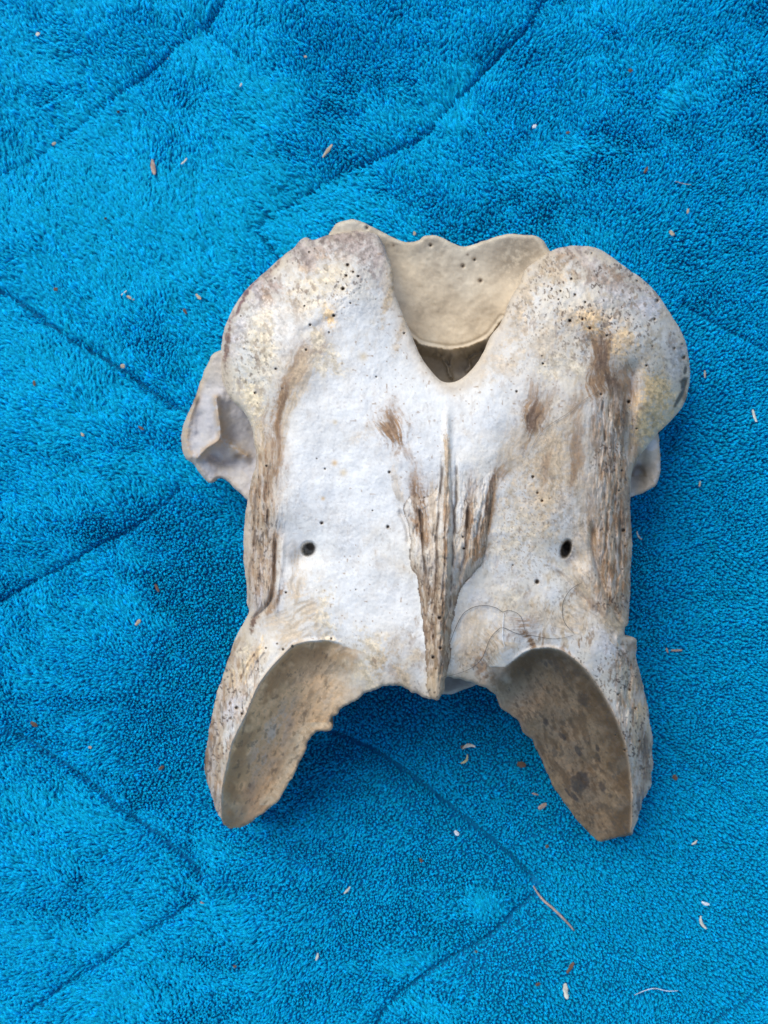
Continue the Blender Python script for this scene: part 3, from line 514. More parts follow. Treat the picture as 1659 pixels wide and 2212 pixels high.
def grid_solid(poly, step, relief, painter, skirt, zfloor=0.001, hollow=None):
    """closed solid: a relief over a traced outline, its flanks rolling under and down"""
    x0, y0 = poly.min(0) - 3 * step; x1, y1 = poly.max(0) + 3 * step
    nx = int((x1 - x0) / step) + 1; ny = int((y1 - y0) / step) + 1
    gx, gy = np.meshgrid(x0 + np.arange(nx) * step, y0 + np.arange(ny) * step)
    gx = gx.ravel(); gy = gy.ravel()
    ins = inside(gx, gy, poly).reshape(ny, nx)
    cell = ins[:-1, :-1] & ins[1:, :-1] & ins[:-1, 1:] & ins[1:, 1:]
    # keep only the largest regions: drop cells touching by a corner only
    for _ in range(2):
        a = cell; diag = np.zeros_like(a)
        p = np.pad(a, 1)
        nb = p[:-2, 1:-1].astype(int) + p[2:, 1:-1] + p[1:-1, :-2] + p[1:-1, 2:]
        cell = a & (nb >= 2)
    idx = np.arange(nx * ny).reshape(ny, nx)
    q = np.stack([idx[:-1, :-1], idx[1:, :-1], idx[1:, 1:], idx[:-1, 1:]], -1)[cell]     # y grows down the picture: this order faces up
    used = np.unique(q); rem = np.full(nx * ny, -1); rem[used] = np.arange(len(used)); q = rem[q]
    x = gx[used].copy(); y = gy[used].copy()
    # boundary edges
    e = np.concatenate([q[:, [0, 1]], q[:, [1, 2]], q[:, [2, 3]], q[:, [3, 0]]])
    key = e[:, 0].astype(np.int64) * len(x) + e[:, 1]; rk = e[:, 1].astype(np.int64) * len(x) + e[:, 0]
    be = e[~np.isin(key, rk)]
    bv = np.unique(be)
    d, NP = dist_in(x, y, poly)
    x[bv] = NP[bv, 0]; y[bv] = NP[bv, 1]; d[bv] = 0
    z, M = relief(x, y, d)
    C = painter(x, y, z, d, M)
    # relax the first interior ring implicitly by the roll-off; flanks:
    nv = len(x)
    X, Y = world(x, y, z); P = [np.c_[X, Y, z]]; CC = [C]
    # smoothed inward direction
    loc = np.full(nv, -1); loc[bv] = np.arange(len(bv))
    bx, by = x[bv].copy(), y[bv].copy()
    tx = np.zeros(len(bv)); ty = np.zeros(len(bv))
    np.add.at(tx, loc[be[:, 0]], x[be[:, 1]] - x[be[:, 0]]); np.add.at(ty, loc[be[:, 0]], y[be[:, 1]] - y[be[:, 0]])
    np.add.at(tx, loc[be[:, 1]], x[be[:, 1]] - x[be[:, 0]]); np.add.at(ty, loc[be[:, 1]], y[be[:, 1]] - y[be[:, 0]])
    # q runs (x,y)->(x,y+1): counter-clockwise from above, so interior lies on a fixed side
    nxt = np.full(len(bv), -1); nxt[loc[be[:, 0]]] = loc[be[:, 1]]; prv = np.full(len(bv), -1); prv[loc[be[:, 1]]] = loc[be[:, 0]]
    nx_, ny_ = ty, -tx
    for _ in range(14):
        l = np.hypot(nx_, ny_) + 1e-9; nx_, ny_ = nx_ / l, ny_ / l
        nx_ = (nx_ + nx_[nxt] + nx_[prv]) / 3; ny_ = (ny_ + ny_[nxt] + ny_[prv]) / 3
    l = np.hypot(nx_, ny_) + 1e-9; nx_, ny_ = nx_ / l, ny_ / l
    # check the sign
    t = inside(bx + nx_ * 4, by + ny_ * 4, poly).mean()
    if t < .5: nx_, ny_ = -nx_, -ny_
    zb = z[bv]; cb = C[bv]; prev = bv; faces_s = []
    base = nv; NR = len(skirt)
    fl = zfloor if hollow is None else np.where(hollow(bx, by), zb - .016, zfloor)
    for (inw, dn) in skirt:
        zz = zb + (fl - zb) * dn
        xx = bx + nx_ * inw; yy = by + ny_ * inw
        # keep flanks at their own world position: hidden side falls straight down, then inward
        Xr, Yr = world(xx, yy, zb)
        P.append(np.c_[Xr, Yr, zz]); CC.append(cb * (1 - .0 * dn) * .92 + np.array(TAN) * .08)
        cur = base + np.arange(len(bv))
        pm = prev if isinstance(prev, np.ndarray) else prev
        a = pm[loc[be[:, 0]]] if len(pm) == len(bv) else pm; b = pm[loc[be[:, 1]]]
        c = cur[loc[be[:, 1]]]; e_ = cur[loc[be[:, 0]]]
        faces_s.append(np.c_[b, a, e_, c])
        prev = cur; base += len(bv)
    V = np.concatenate(P); CO = np.concatenate(CC)
    return V, q, np.concatenate(faces_s), CO, x, y, z, M

def vnormals(V, F):
    N = np.zeros_like(V)
    a = V[F[:, 2]] - V[F[:, 0]]; b = V[F[:, 3]] - V[F[:, 1]]; n = np.cross(a, b)
    for k in range(4): 
        for j in range(3): N[:, j] += np.bincount(F[:, k], n[:, j], len(V))
    return N / (np.linalg.norm(N, axis=1)[:, None] + 1e-20)

def part_from(name, V, F, C, N, parent, mat):
    u = np.unique(F); r = np.full(len(V), -1); r[u] = np.arange(len(u))
    me = mesh_np(name, V[u], r[F]); set_col(me, 'Col', C[u])
    me.normals_split_custom_set_from_vertices(N[u].tolist())
    return link(name, me, parent, mat)

bmat = bone_material('weathered_bone')
vertebra = bpy.data.objects.new('vertebra', None); S.collection.objects.link(vertebra); vertebra.empty_display_size = .02
tag(vertebra, 'large weathered white and brown vertebra bone lying on the blue plush blanket', 'bone')

STEP = 1.6
def rag(p):
    r = np.ones(len(p)) * .8
    r += 2.6 * ((p[:, 1] > 1460) & (p[:, 1] < 1620) & (p[:, 0] > 660) & (p[:, 0] < 1170))
    r += 1.2 * (p[:, 1] > 1640)
    r += 1.0 * ((p[:, 1] > 1350) & ((p[:, 0] > 1360) | (p[:, 0] < 500)))
    r *= np.where((p[:, 1] > 780) & (p[:, 1] < 850) & (np.abs(p[:, 0] - 975) < 90), .3, 1)
    return r
main_poly = jitter(catmull(OUT, 3.0), 1.5, 16, 5, rag)
SK = [(-.2, .03), (0.5, .08), (2, .16), (5, .28), (10, .42), (16, .56), (22, .70), (30, .84), (40, .93), (54, 1.0)]
V, FT, FS, C, hx, hy, hz, M = grid_solid(main_poly, STEP, bone_relief, paint, SK, .001, lambda a, b: (b > 1440) & (a > 770) & (a < 1075))
N = vnormals(V, np.concatenate([FT, FS]))
cen = FT
fl = M['fl'][cen].all(1); fr = M['fr'][cen].all(1); cr = (M['cr'] & (hy > 960))[cen].all(1) & ~fl & ~fr
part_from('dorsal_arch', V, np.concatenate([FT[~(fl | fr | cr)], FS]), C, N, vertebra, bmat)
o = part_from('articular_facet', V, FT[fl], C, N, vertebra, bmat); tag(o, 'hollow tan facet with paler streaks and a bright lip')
o = part_from('articular_facet', V, FT[fr], C, N, vertebra, bmat); tag(o, 'hollow dark brown facet with black scratches')
o = part_from('median_crest', V, FT[cr], C, N, vertebra, bmat); tag(o, 'raised fibrous brown crest ending in a blunt tip')
# height lookup for things lying on the bone
HG = {}
for a, b, c in zip(np.round(hx / 4).astype(int).tolist(), np.round(hy / 4).astype(int).tolist(), hz.tolist()):
    k = (a, b)
    if k not in HG or HG[k] < c: HG[k] = c
def bone_z(vx, vy):
    return HG.get((int(round(vx / 4)), int(round(vy / 4))), 0.004)

# ------------------------------------------------------------------ lower parts of the bone
VENT = [(700,560),(708,515),(715,498),(731,480),(758,474),(781,479),(804,490),(840,508),(873,522),(903,520),(916,510),(933,508),(954,513),(980,526),(1005,533),(1038,523),(1071,512),
 (1104,505),(1136,508),(1158,510),(1176,523),(1187,541),(1215,580),(1215,700),(1180,820),(1160,1000),(1140,1200),(1110,1380),(1060,1462),(1010,1486),(985,1496),(960,1500),(900,1480),(840,1440),
 (800,1300),(780,1100),(760,900),(730,700)]
LIPC = [(860,700),(885,725),(905,742),(935,750),(975,756),(1012,750),(1040,738),(1062,722),(1085,690)]
def vent_relief(x, y, d):
    z = tps([(715,500,40),(758,478,44),(840,512,42),(916,512,43),(1005,535,41),(1100,508,44),(1180,530,44),(960,600,38),(960,680,33),(880,650,35),(1060,640,36),(1090,580,36),(850,580,36),
             (980,750,31),(900,745,31),(1050,735,31),(720,700,44),(1200,700,40),(960,1000,20),(960,1400,26),(1000,1490,28),(800,1200,30),(1130,1200,30)], x, y) / 1000
    dd, T, G = dline(x, y, catmull(LIPC, 6, False), 200)
    below = y > np.interp(x, [p[0] for p in LIPC], [p[1] for p in LIPC])
    z -= np.where(below, .0120 * sstep(-4, 26, dd + (fbm(x, y, 20, 3, 98) - .5) * 14), 0) * (y < 1300)
    z += .0004 * np.exp(-(dd / 6) ** 2)
    z -= .0003 * np.exp(-(((np.abs(dd - 9)) / 3) ** 2)) * (~below)
    # structure on the canal floor: two low mounds with a seam
    for P, wd, hh in (([(975,815),(972,795),(978,775),(992,764),(1008,768),(1015,784),(1010,800)], 3.5, .0026), ([(970,815),(966,790),(955,772),(938,766)], 3, .0020), ([(1012,780),(1026,768),(1040,762)], 3, .0018)):
        dd2, T2, _ = dline(x + (fbm(x, y, 12, 2, 96) - .5) * 8, y, catmull(P, 5, False), 20); z += hh * np.exp(-(dd2 / wd) ** 2)
    z -= .002 * np.exp(-(((x - 993) / 12) ** 2 + ((y - 792) / 14) ** 2))
    z -= .0015 * np.exp(-((x - 971 - (y - 790) * .1) / 3) ** 2) * np.exp(-((y - 792) / 30) ** 2)
    z += (fbm(x, y, 40, 4, 91) - .5) * .0010 + (fbm(x, y, 8, 3, 92) - .5) * .0002
    for (px, py, r) in ((1025,561,3),(1038,607,4),(878,512,4),(930,530,3),(1000,575,4),(793,492,4)):
        z -= .0016 * np.exp(-((x - px) ** 2 + (y - py) ** 2) / r ** 2)
    R = 11.; t = np.clip(1 - d / R, 0, 1)
    return z - R * K * .9 * (1 - np.sqrt(np.clip(1 - t * t, 0, 1))), dict(below=below, dd=dd)
def vent_paint(x, y, z, d, M):
    C = np.tile(np.array((.72, .605, .43)), (len(x), 1))
    md = fbm(x, y, 40, 5, 93, .6); gr = fbm(x, y, 8, 4, 94, .65)
    C = mix(C, (.78, .69, .52), sstep(.45, .7, fbm(x, y, 90, 3, 95)) * .6)
    C = mix(C, (.40, .32, .22), sstep(.5, .72, md) * .45)
    C = mix(C, (.34, .28, .20), np.exp(-(((x - 1120) / 55) ** 2 + ((y - 560) / 60) ** 2)) * sstep(.3, .6, gr) * .75)
    C = mix(C, (.64, .58, .46), np.exp(-(((x - 760) / 50) ** 2 + ((y - 485) / 26) ** 2)) * .7)
    C = mix(C, (.38, .30, .20), (1 - sstep(1, 12, d + (gr - .5) * 16)) * .5)
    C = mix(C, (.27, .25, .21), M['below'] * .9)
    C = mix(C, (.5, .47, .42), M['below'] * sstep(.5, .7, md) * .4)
    C = mix(C, (.70, .60, .44), np.exp(-(M['dd'] / 6) ** 2) * sstep(.4, .55, md) * .3)
    C = mix(C, (.30, .24, .16), np.exp(-((M['dd'] - 10) / 3) ** 2) * (~M['below']) * .35)
    for (px, py, r) in ((1025,561,3),(1038,607,4),(878,512,4),(890,516,3),(930,530,3),(1000,575,4),(793,492,4),(850,530,3),(1010,550,3)):
        C = mix(C, (.12, .07, .04), np.exp(-((x - px) ** 2 + (y - py) ** 2) / r ** 2) * .8)
    return C * (1 + (gr - .5)[:, None] * .2)
def solid_part(name, poly, relief, painter, skirt, label=None, step=2.0, zfloor=.001):
    V, FT, FS, C, x, y, z, M = grid_solid(poly, step, relief, painter, skirt, zfloor)
    F = np.concatenate([FT, FS]); N = vnormals(V, F)
    o = part_from(name, V, F, C, N, vertebra, bmat)
    if label: tag(o, label)
    return o
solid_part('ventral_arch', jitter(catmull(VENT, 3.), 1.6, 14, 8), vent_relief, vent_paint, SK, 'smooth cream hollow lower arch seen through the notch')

LPROC = [(478,756),(460,765),(450,783),(437,813),(424,852),(404,899),(394,925),(392,955),(399,988),(417,1001),(430,1020),(452,1043),(470,1034),(486,1035),(506,1054),(529,1075),(560,1100),(620,1090),(640,900),(600,780),(520,745)]
RPROC = [(1418,930),(1425,971),(1427,1013),(1421,1039),(1412,1052),(1388,1065),(1362,1074),(1330,1090),(1280,1060),(1290,960),(1370,900)]
def lrel(x, y, d):
    z = tps([(400,950,26),(424,860,28),(460,775,32),(450,1040,26),(529,1070,28),(470,900,33),(530,930,26),(600,900,26),(480,1000,26),(520,1020,25),(440,960,31),(560,800,30)], x, y) / 1000
    for P, wd, h in (([(466,860),(471,895),(475,945),(447,968),(427,988)], 8, .0040), ([(490,955),(512,972),(530,985)], 11, .0034), ([(424,860),(410,900),(402,950),(412,985)], 7, .0018),
                     ([(455,985),(480,1000),(505,1002)], 10, -.0032), ([(495,880),(505,930),(500,960)], 16, -.0022), ([(432,900),(428,940)], 9, -.0018)):
        dd, T, _ = dline(x, y, catmull(P, 6, False), 40); z += h * np.exp(-(dd / wd) ** 2)
    z += (fbm(x, y, 22, 4, 101) - .5) * .0016
    t = np.clip(1 - d / 8, 0, 1); return z - 8 * K * .9 * (1 - np.sqrt(np.clip(1 - t * t, 0, 1))), {}
def lpaint(x, y, z, d, M):
    gr = fbm(x, y, 8, 4, 104, .65); md = fbm(x, y, 30, 4, 103)
    C = np.tile(np.array((.50, .47, .45)), (len(x), 1))
    C = mix(C, (.62, .56, .48), sstep(.45, .65, md) * .6)
    for P, wd in (([(466,860),(471,895),(475,945),(447,968),(427,988)], 9), ([(490,955),(512,972),(530,985)], 12), ([(424,860),(410,900),(402,950),(412,985)], 9), ([(437,813),(424,852)], 9)):
        dd, T, _ = dline(x, y, catmull(P, 6, False), 40); C = mix(C, (.46, .33, .20), np.exp(-(dd / wd) ** 2) * sstep(.3, .55, gr) * .85)
    C = mix(C, (.44, .34, .23), (1 - sstep(2, 16, d + (gr - .5) * 18)) * .6)
    C = mix(C, (.52, .44, .33), sstep(850, 790, y) * .6)
    for (px, py, rx, ry) in ((424,866,7,16),(512,985,10,8)):
        C = mix(C, (.16, .10, .06), np.exp(-(((x - px) / rx) ** 2 + ((y - py) / ry) ** 2)) * .75)
    return C * (1 + (gr - .5)[:, None] * .25)
def rrel(x, y, d):
    z = tps([(1420,950,28),(1425,1010,27),(1400,1060,27),(1380,1010,23),(1340,1060,26),(1330,960,34),(1400,980,30)], x, y) / 1000
    z -= .003 * np.exp(-(((x - 1380) / 14) ** 2 + ((y - 1030) / 24) ** 2)); z += (fbm(x, y, 20, 4, 111) - .5) * .0014
    t = np.clip(1 - d / 7, 0, 1); return z - 7 * K * .9 * (1 - np.sqrt(np.clip(1 - t * t, 0, 1))), {}
def rpaint(x, y, z, d, M):
    gr = fbm(x, y, 8, 4, 114, .65)
    C = np.tile(np.array((.56, .53, .49)), (len(x), 1))
    C = mix(C, (.50, .40, .28), sstep(.42, .62, fbm(x, y, 26, 4, 113)) * .7)
    C = mix(C, (.30, .21, .13), np.exp(-((np.hypot((x - 1380) / 14, (y - 1035) / 26) - 1) / .3) ** 2) * (y < 1030) * .7)
    C = mix(C, (.42, .30, .18), (1 - sstep(1, 8, d)) * .6)
    return C * (1 + (gr - .5)[:, None] * .25)
SK2 = [(.3, .05), (1.5, .14), (4, .3), (9, .5), (15, .75), (22, 1.0)]
solid_part('transverse_process', jitter(catmull(LPROC, 3.), 1.4, 12, 9), lrel, lpaint, SK2, 'thin grey side process with brown ridges')
solid_part('transverse_process', jitter(catmull(RPROC, 3.), 1.2, 12, 10), rrel, rpaint, SK2, 'small grey side process tucked under the swollen lobe')

# ------------------------------------------------------------------ blanket
CREASES = [  # polyline, depth scale
 ([(-120,470),(0,382),(90,325),(170,272),(250,205),(340,130),(440,50),(520,-60)], 1.0),
 ([(590,455),(640,425),(730,370),(830,325),(915,285),(1000,200),(1080,110),(1150,40),(1200,-60)], 1.0),
 ([(-120,570),(0,632),(60,672),(130,722),(200,765),(270,808),(330,850),(395,890)], 1.3),
 ([(400,1040),(350,1085),(270,1145),(200,1180),(130,1225),(60,1260),(0,1292),(-100,1340)], .9),
 ([(-100,1530),(0,1590),(60,1622),(130,1668),(200,1722),(270,1780),(330,1822),(400,1880),(440,1935)], 1.3),
 ([(690,1585),(760,1612),(830,1650),(900,1700),(960,1745),(1040,1805),(1110,1865),(1180,1935)], 1.8),
 ([(1180,1935),(1120,1990),(1060,2040),(980,2085),(910,2130),(850,2180),(800,2260)], 1.2),
 ([(1470,640),(1530,680),(1600,720),(1680,760),(1780,800)], .7),
 ([(1420,1590),(1480,1640),(1540,1690),(1600,1740),(1680,1800)], .5),
 ([(445,1940),(380,1985),(290,2045),(200,2105),(100,2175),(0,2240)], .8),
 ([(1700,2120),(1640,2165),(1580,2212),(1520,2270)], .8),
 ([(590,455),(560,490),(600,545),(620,580)], .6),
 ([(440,50),(480,90),(520,130)], .5),
]
# patches where the pile lies flat and shows its length (bright) or stands up (dark): centre, sizes, amount
NAP = [(300,420,280,110,.8),(180,340,120,60,.7),(560,240,130,90,.5),(640,440,110,60,.9),(700,400,100,34,.9),(60,430,120,60,.9),(420,520,200,90,.7),(60,640,120,50,.7),(120,760,120,60,.9),
 (950,240,70,40,1.0),(1000,180,50,40,.9),(1040,250,60,30,.5),(1490,230,40,50,1.0),(1280,330,110,40,.5),(1600,120,50,60,.7),(440,100,50,50,.9),(200,260,80,40,.7),(120,820,160,80,.5),
 (60,1330,160,60,.4),(100,1730,160,60,.5),(240,2040,60,40,1.0),(480,1880,50,50,.5),(1080,1990,80,50,1.0),(850,2100,120,60,.7),(900,2190,100,50,.7),(1450,1720,60,60,.4),(1540,1560,60,50,.5),
 (380,220,120,70,-.7),(260,120,80,40,-.1),(700,130,160,60,-.9),(800,50,120,60,-.8),(780,250,140,40,-.6),(1100,200,80,120,-.5),(700,345,80,70,-1),(380,310,90,40,-.6),(1560,90,90,60,-.6),
 (460,300,60,40,-.3),(1560,480,90,140,-.9),(1600,860,90,200,-.8),(1480,1100,120,160,-.6),(1600,1250,90,160,-.9),(1380,1900,160,120,-.7),(1560,2000,130,120,-.6),(760,1900,160,120,-.7),(700,2120,160,60,-.6),
 (300,1150,160,60,-.5),(450,1330,110,220,-.9),(300,1600,180,90,-.5),(520,1900,60,60,-.4),(900,1600,160,80,-.8),(1350,300,100,40,-.3),(1000,440,90,40,-.4),(460,900,80,60,-.6),(300,700,80,40,-.5)]
def vpx(X, Y):
    return X / K + PW / 2, PH / 2 - Y / K
def blanket_fields(X, Y):
    x, y = vpx(X, Y)
    h = (fbm(x, y, 420, 3, 201) - .5) * .010 + (fbm(x, y, 130, 3, 202) - .5) * .0060
    lean = .15 + .35 * fbm(x, y, 150, 3, 203) + (fbm(x * .35, y, 48, 3, 204) - .5) * 1.5 + (fbm(x, y, 36, 3, 207) - .5) * .6
    nap = np.zeros_like(x)
    wx = (fbm(x, y, 70, 2, 211) - .5) * 110; wy = (fbm(x, y, 70, 2, 212) - .5) * 80
    for (cx, cy, rx, ry, s) in NAP:
        nap += (s if s > 0 or cy > 800 else s * .55) * np.exp(-(((x - cx + wx) / rx) ** 2 + ((y - cy + wy) / ry) ** 2))
    lean = lean + nap * 1.15 + .55 * (1 - sstep(450, 1250, x)) * (1 - sstep(850, 1300, y) * .65) + .25 * sstep(1500, 1900, y) * (1 - sstep(900, 1500, x)) - .05 - .30 * sstep(1350, 1700, y) * sstep(500, 900, x) - .12 * sstep(1100, 1500, x)
    # brushed towards the light where it lies flat, every which way where it stands
    swing = 1 - .75 * sstep(.3, 1.1, lean)
    ang = math.radians(128) + (fbm(x, y, 260, 2, 205) - .5) * 2.2 * (.5 + swing) + (fbm(x, y, 60, 3, 206) - .5) * 4.2 * swing - 1.6 * sstep(.25, -.2, lean)
    ux, uy = np.cos(ang), np.sin(ang)
    gap = np.zeros_like(x)
    for P, s in CREASES:
        Ps = catmull(P, 25, False); dd, T, G = dline(x + (fbm(x, y, 60, 2, 209) - .5) * 6, y, Ps, 150)
        ends = sstep(0, .06, T) * (1 - sstep(.94, 1, T))
        ends = ends * (.7 + .5 * fbm(x, y, 60, 2, 208))
        h -= s * ends * (.0019 * np.exp(-(dd / 5.5) ** 2) * 1.5 + .0022 * np.exp(-(dd / 40) ** 2))
        lean = lean - .9 * s * ends * np.exp(-(dd / 11) ** 2)
        gap = np.maximum(gap, s * ends * np.exp(-(dd / 5) ** 2))
        # the pile parts on each side of a stitched crease
        vx_, vy_ = Ps[-1] - Ps[0]; l = math.hypot(vx_, vy_)
        nx_, ny_ = -vy_ / l, vx_ / l                # in picture axes (y down)
        f = np.exp(-(dd / 20) ** 2) * .35 * s
        ux = ux * (1 - f) + f * nx_ * G * .8; uy = uy * (1 - f) - f * ny_ * G * .8
    l = np.hypot(ux, uy) + 1e-6
    return h, ux / l, uy / l, lean, gap, x, y

# woven base
bx0, bx1, by0, by1 = -.235, .235, -.29, .29
nx, ny = 236, 291
gx, gy = np.meshgrid(np.linspace(bx0, bx1, nx), np.linspace(by0, by1, ny)); gx = gx.ravel(); gy = gy.ravel()
hb, *_ = blanket_fields(gx, gy)
BASE = -.0045
Vb = np.c_[gx, gy, hb + BASE]
ii = np.arange(nx * ny).reshape(ny, nx)
Fb = np.stack([ii[:-1, :-1], ii[:-1, 1:], ii[1:, 1:], ii[1:, :-1]], -1).reshape(-1, 4)
BLUE = (.0, .68, .95)
def blue_material(name, use_attr):
    m = bpy.data.materials.new(name); m.use_nodes = True; n = m.node_tree; b = n.nodes['Principled BSDF']
    if use_attr:
        at = n.nodes.new('ShaderNodeAttribute'); at.attribute_name = 'Col'; n.links.new(at.outputs['Color'], b.inputs['Base Color'])
        out = n.nodes['Material Output']; tr = n.nodes.new('ShaderNodeBsdfTranslucent'); ms = n.nodes.new('ShaderNodeMixShader')
        ms.inputs[0].default_value = .5
        n.links.new(at.outputs['Color'], tr.inputs['Color']); n.links.new(b.outputs[0], ms.inputs[1]); n.links.new(tr.outputs[0], ms.inputs[2])
        n.links.new(ms.outputs[0], out.inputs['Surface'])
    else:
        b.inputs['Base Color'].default_value = (.0, .16, .34, 1)
    b.inputs['Roughness'].default_value = .75; b.inputs['Specular IOR Level'].default_value = .12
    b.inputs['Sheen Weight'].default_value = .45; b.inputs['Sheen Roughness'].default_value = .6; b.inputs['Sheen Tint'].default_value = (.02, .65, 1, 1)
    return m
blanket = link('blanket', mesh_np('blanket', Vb, Fb), None, blue_material('blue_backing', False))
tag(blanket, 'bright turquoise blue plush blanket with stitched creases under the bone', 'blanket')

# pile: tapered bent tufts
rng = np.random.default_rng(5)
SP = .00096
px0, px1, py0, py1 = -.190, .190, -.246, .246
a, b = np.meshgrid(np.arange(px0, px1, SP), np.arange(py0, py1, SP * .92))
a = a + ((np.arange(a.shape[0]) % 2) * SP * .5)[:, None]
a = a.ravel() + rng.normal(0, SP * .26, a.size); b = b.ravel() + rng.normal(0, SP * .26, b.size)
h, ux, uy, lean, gap, vx, vy = blanket_fields(a, b)
# nothing grows where the bone presses it flat
shr = inside(vx, vy, (main_poly - main_poly.mean(0)) * .60 + main_poly.mean(0))
keep = ~shr & (rng.random(len(a)) > gap * .15)
a, b, h, ux, uy, lean, gap, vx, vy = [q[keep] for q in (a, b, h, ux, uy, lean, gap, vx, vy)]
n = len(a)
lean = np.clip(lean, -.1, 1.7)
th = np.radians(16 + 46 * lean) + rng.normal(0, .14, n)
th = np.clip(th, .15, 1.32)
da = rng.normal(0, .34, n); ca, sa = np.cos(da), np.sin(da)
ux, uy = ux * ca - uy * sa, ux * sa + uy * ca
L = .0026 * (1 + .75 * sstep(.3, 1.2, lean)) * (1 + rng.normal(0, .18, n)) * (1 - .35 * gap); r = .00056 * (1 + rng.normal(0, .22, n)) * (.95 + .25 * sstep(.4, 1.4, lean))
wj = np.c_[ux, uy]
p0 = np.c_[a, b, h + BASE]
def along(p, L_, th_): return p + np.c_[ux * np.sin(th_) * L_, uy * np.sin(th_) * L_, np.cos(th_) * L_]
p1 = along(p0, L * .5, th * .75); p2 = along(p1, L * .35, np.clip(th * 1.12, 0, 1.5)); p3 = along(p2, L * .15, np.clip(th * 1.35, 0, 1.62))
side = np.c_[-uy, ux, np.zeros(n)]
rot = rng.random(n) * 2 * math.pi
def ring(p, rad, th_):
    up = np.c_[-ux * np.cos(th_), -uy * np.cos(th_), np.sin(th_)]
    return [p + (side * math.cos(k * 2.0944) + up * math.sin(k * 2.0944 + .0)) * rad[:, None] for k in (0.25, 1.25, 2.25)]
R0 = ring(p0, r * .7, th); R1 = ring(p1, r, th); R2 = ring(p2, r * .85, th)
# neighbouring tufts cling together in clumps
CS = .0021
cu, cv = (a * .87 - b * .5) / CS, (a * .5 + b * .87) / CS
bu = np.floor(cu); bv_ = np.floor(cv); best = np.full(n, 9.); tu = cu.copy(); tv = cv.copy()
for du in (-1, 0, 1):
    for dv in (-1, 0, 1):
        qu = bu + du + .15 + .7 * hsh(bu + du, bv_ + dv, 301); qv = bv_ + dv + .15 + .7 * hsh(bu + du, bv_ + dv, 302)
        d_ = np.hypot(cu - qu, cv - qv); m = d_ < best; best[m] = d_[m]; tu[m] = qu[m]; tv[m] = qv[m]
du, dv = (tu - cu) * CS, (tv - cv) * CS
pull = np.c_[du * .87 + dv * .5, -du * .5 + dv * .87, np.zeros(n)] * (.62 * rng.uniform(.05, 1.1, n) * (.35 + 1.1 * sstep(.35, .65, fbm(vx, vy, 60, 3, 303))) * (1 - .65 * sstep(.4, 1.1, lean)))[:, None]
hl = (.00025 * (1 - best) * (1 - .5 * sstep(.4, 1.1, lean)))
p1 = p1 + pull * .7; p3 = p3 + pull * 1.1; p3[:, 2] += hl; p1[:, 2] += hl * .5
R2 = ring(along(p1, L * .22, np.clip(th * 1.1, 0, 1.5)), r, th)
VV = np.stack(R0 + R2 + [p3], 1)     # n,7,3
ft = []
for k in range(3):
    A_, B_, C_, D_ = k, (k + 1) % 3, 3 + (k + 1) % 3, 3 + k
    ft += [(A_, B_, C_), (A_, C_, D_)]
for k in range(3): ft.append((3 + k, 3 + (k + 1) % 3, 6))
ft = np.array(ft)
FF = (ft[None] + (np.arange(n) * 7)[:, None, None]).reshape(-1, 3)
pile = mesh_np('pile', VV.reshape(-1, 3), FF)
var = 1 + rng.normal(0, .10, n)
base = np.array(BLUE)[None] * var[:, None]
base[:, 1] *= 1 + rng.normal(0, .03, n)
base[:, 0] = .002
set_col(pile, 'Col', np.repeat(base, 7, 0))
po = link('pile', pile, blanket, blue_material('blue_pile', True)); tag(po, None, None, None, 'stuff')
print('tufts', n, 'tris', len(FF), 'bone faces', len(FT))

# ------------------------------------------------------------------ debris and hairs
def blanket_top(X, Y):
    hh, *_ = blanket_fields(np.array([X]), np.array([Y])); return float(hh[0]) + BASE + .0029

def chip(name, vx, vy, length, width, ang, mat, label, cat, group=None, curl=0.0, thick=.35, seed=0):
    """an uneven flake or sliver: tapered, bent, with torn ends"""
    rg = np.random.default_rng(seed + int(vx * 7 + vy))
    X, Y = world(vx, vy, 0.0); z = blanket_top(X, Y)
    L_, W_ = length * K, width * K; ns, nr = 6, 6; vs = []
    for i in range(ns):
        t = i / (ns - 1); s = (t - .5) * L_
        prof = (math.sin(math.pi * (0.12 + .76 * t)) ** .6) * (1 + rg.uniform(-.22, .22))
        bend = curl * L_ * ((t - .5) ** 2) * 4 * .5
        for k in range(nr):
            a_ = 2 * math.pi * k / nr
            vs.append((s, bend + math.cos(a_) * W_ * .5 * prof, math.sin(a_) * W_ * .5 * thick * prof + abs(curl) * .15 * L_ * (2 * t - 1) ** 2))
    vs.append((-.53 * L_, curl * L_ * .55, 0)); vs.append((.54 * L_, curl * L_ * .55, 0))
    f = []
    for i in range(ns - 1):
        for k in range(nr):
            f.append((i * nr + k, i * nr + (k + 1) % nr, (i + 1) * nr + (k + 1) % nr, (i + 1) * nr + k)[::-1])
    e0 = ns * nr
    for k in range(nr):
        f.append((e0, (k + 1) % nr, k)[::-1]); q = (ns - 1) * nr; f.append((e0 + 1, q + k, q + (k + 1) % nr)[::-1])
    me = bpy.data.meshes.new(name); me.from_pydata(vs, [], f); me.update()
    o = link(name, me, None, mat); o.location = (X, Y, z)
    o.rotation_euler = (rg.uniform(-.2, .2), rg.uniform(-.15, .15), math.radians(ang))
    tag(o, label, cat, group); return o

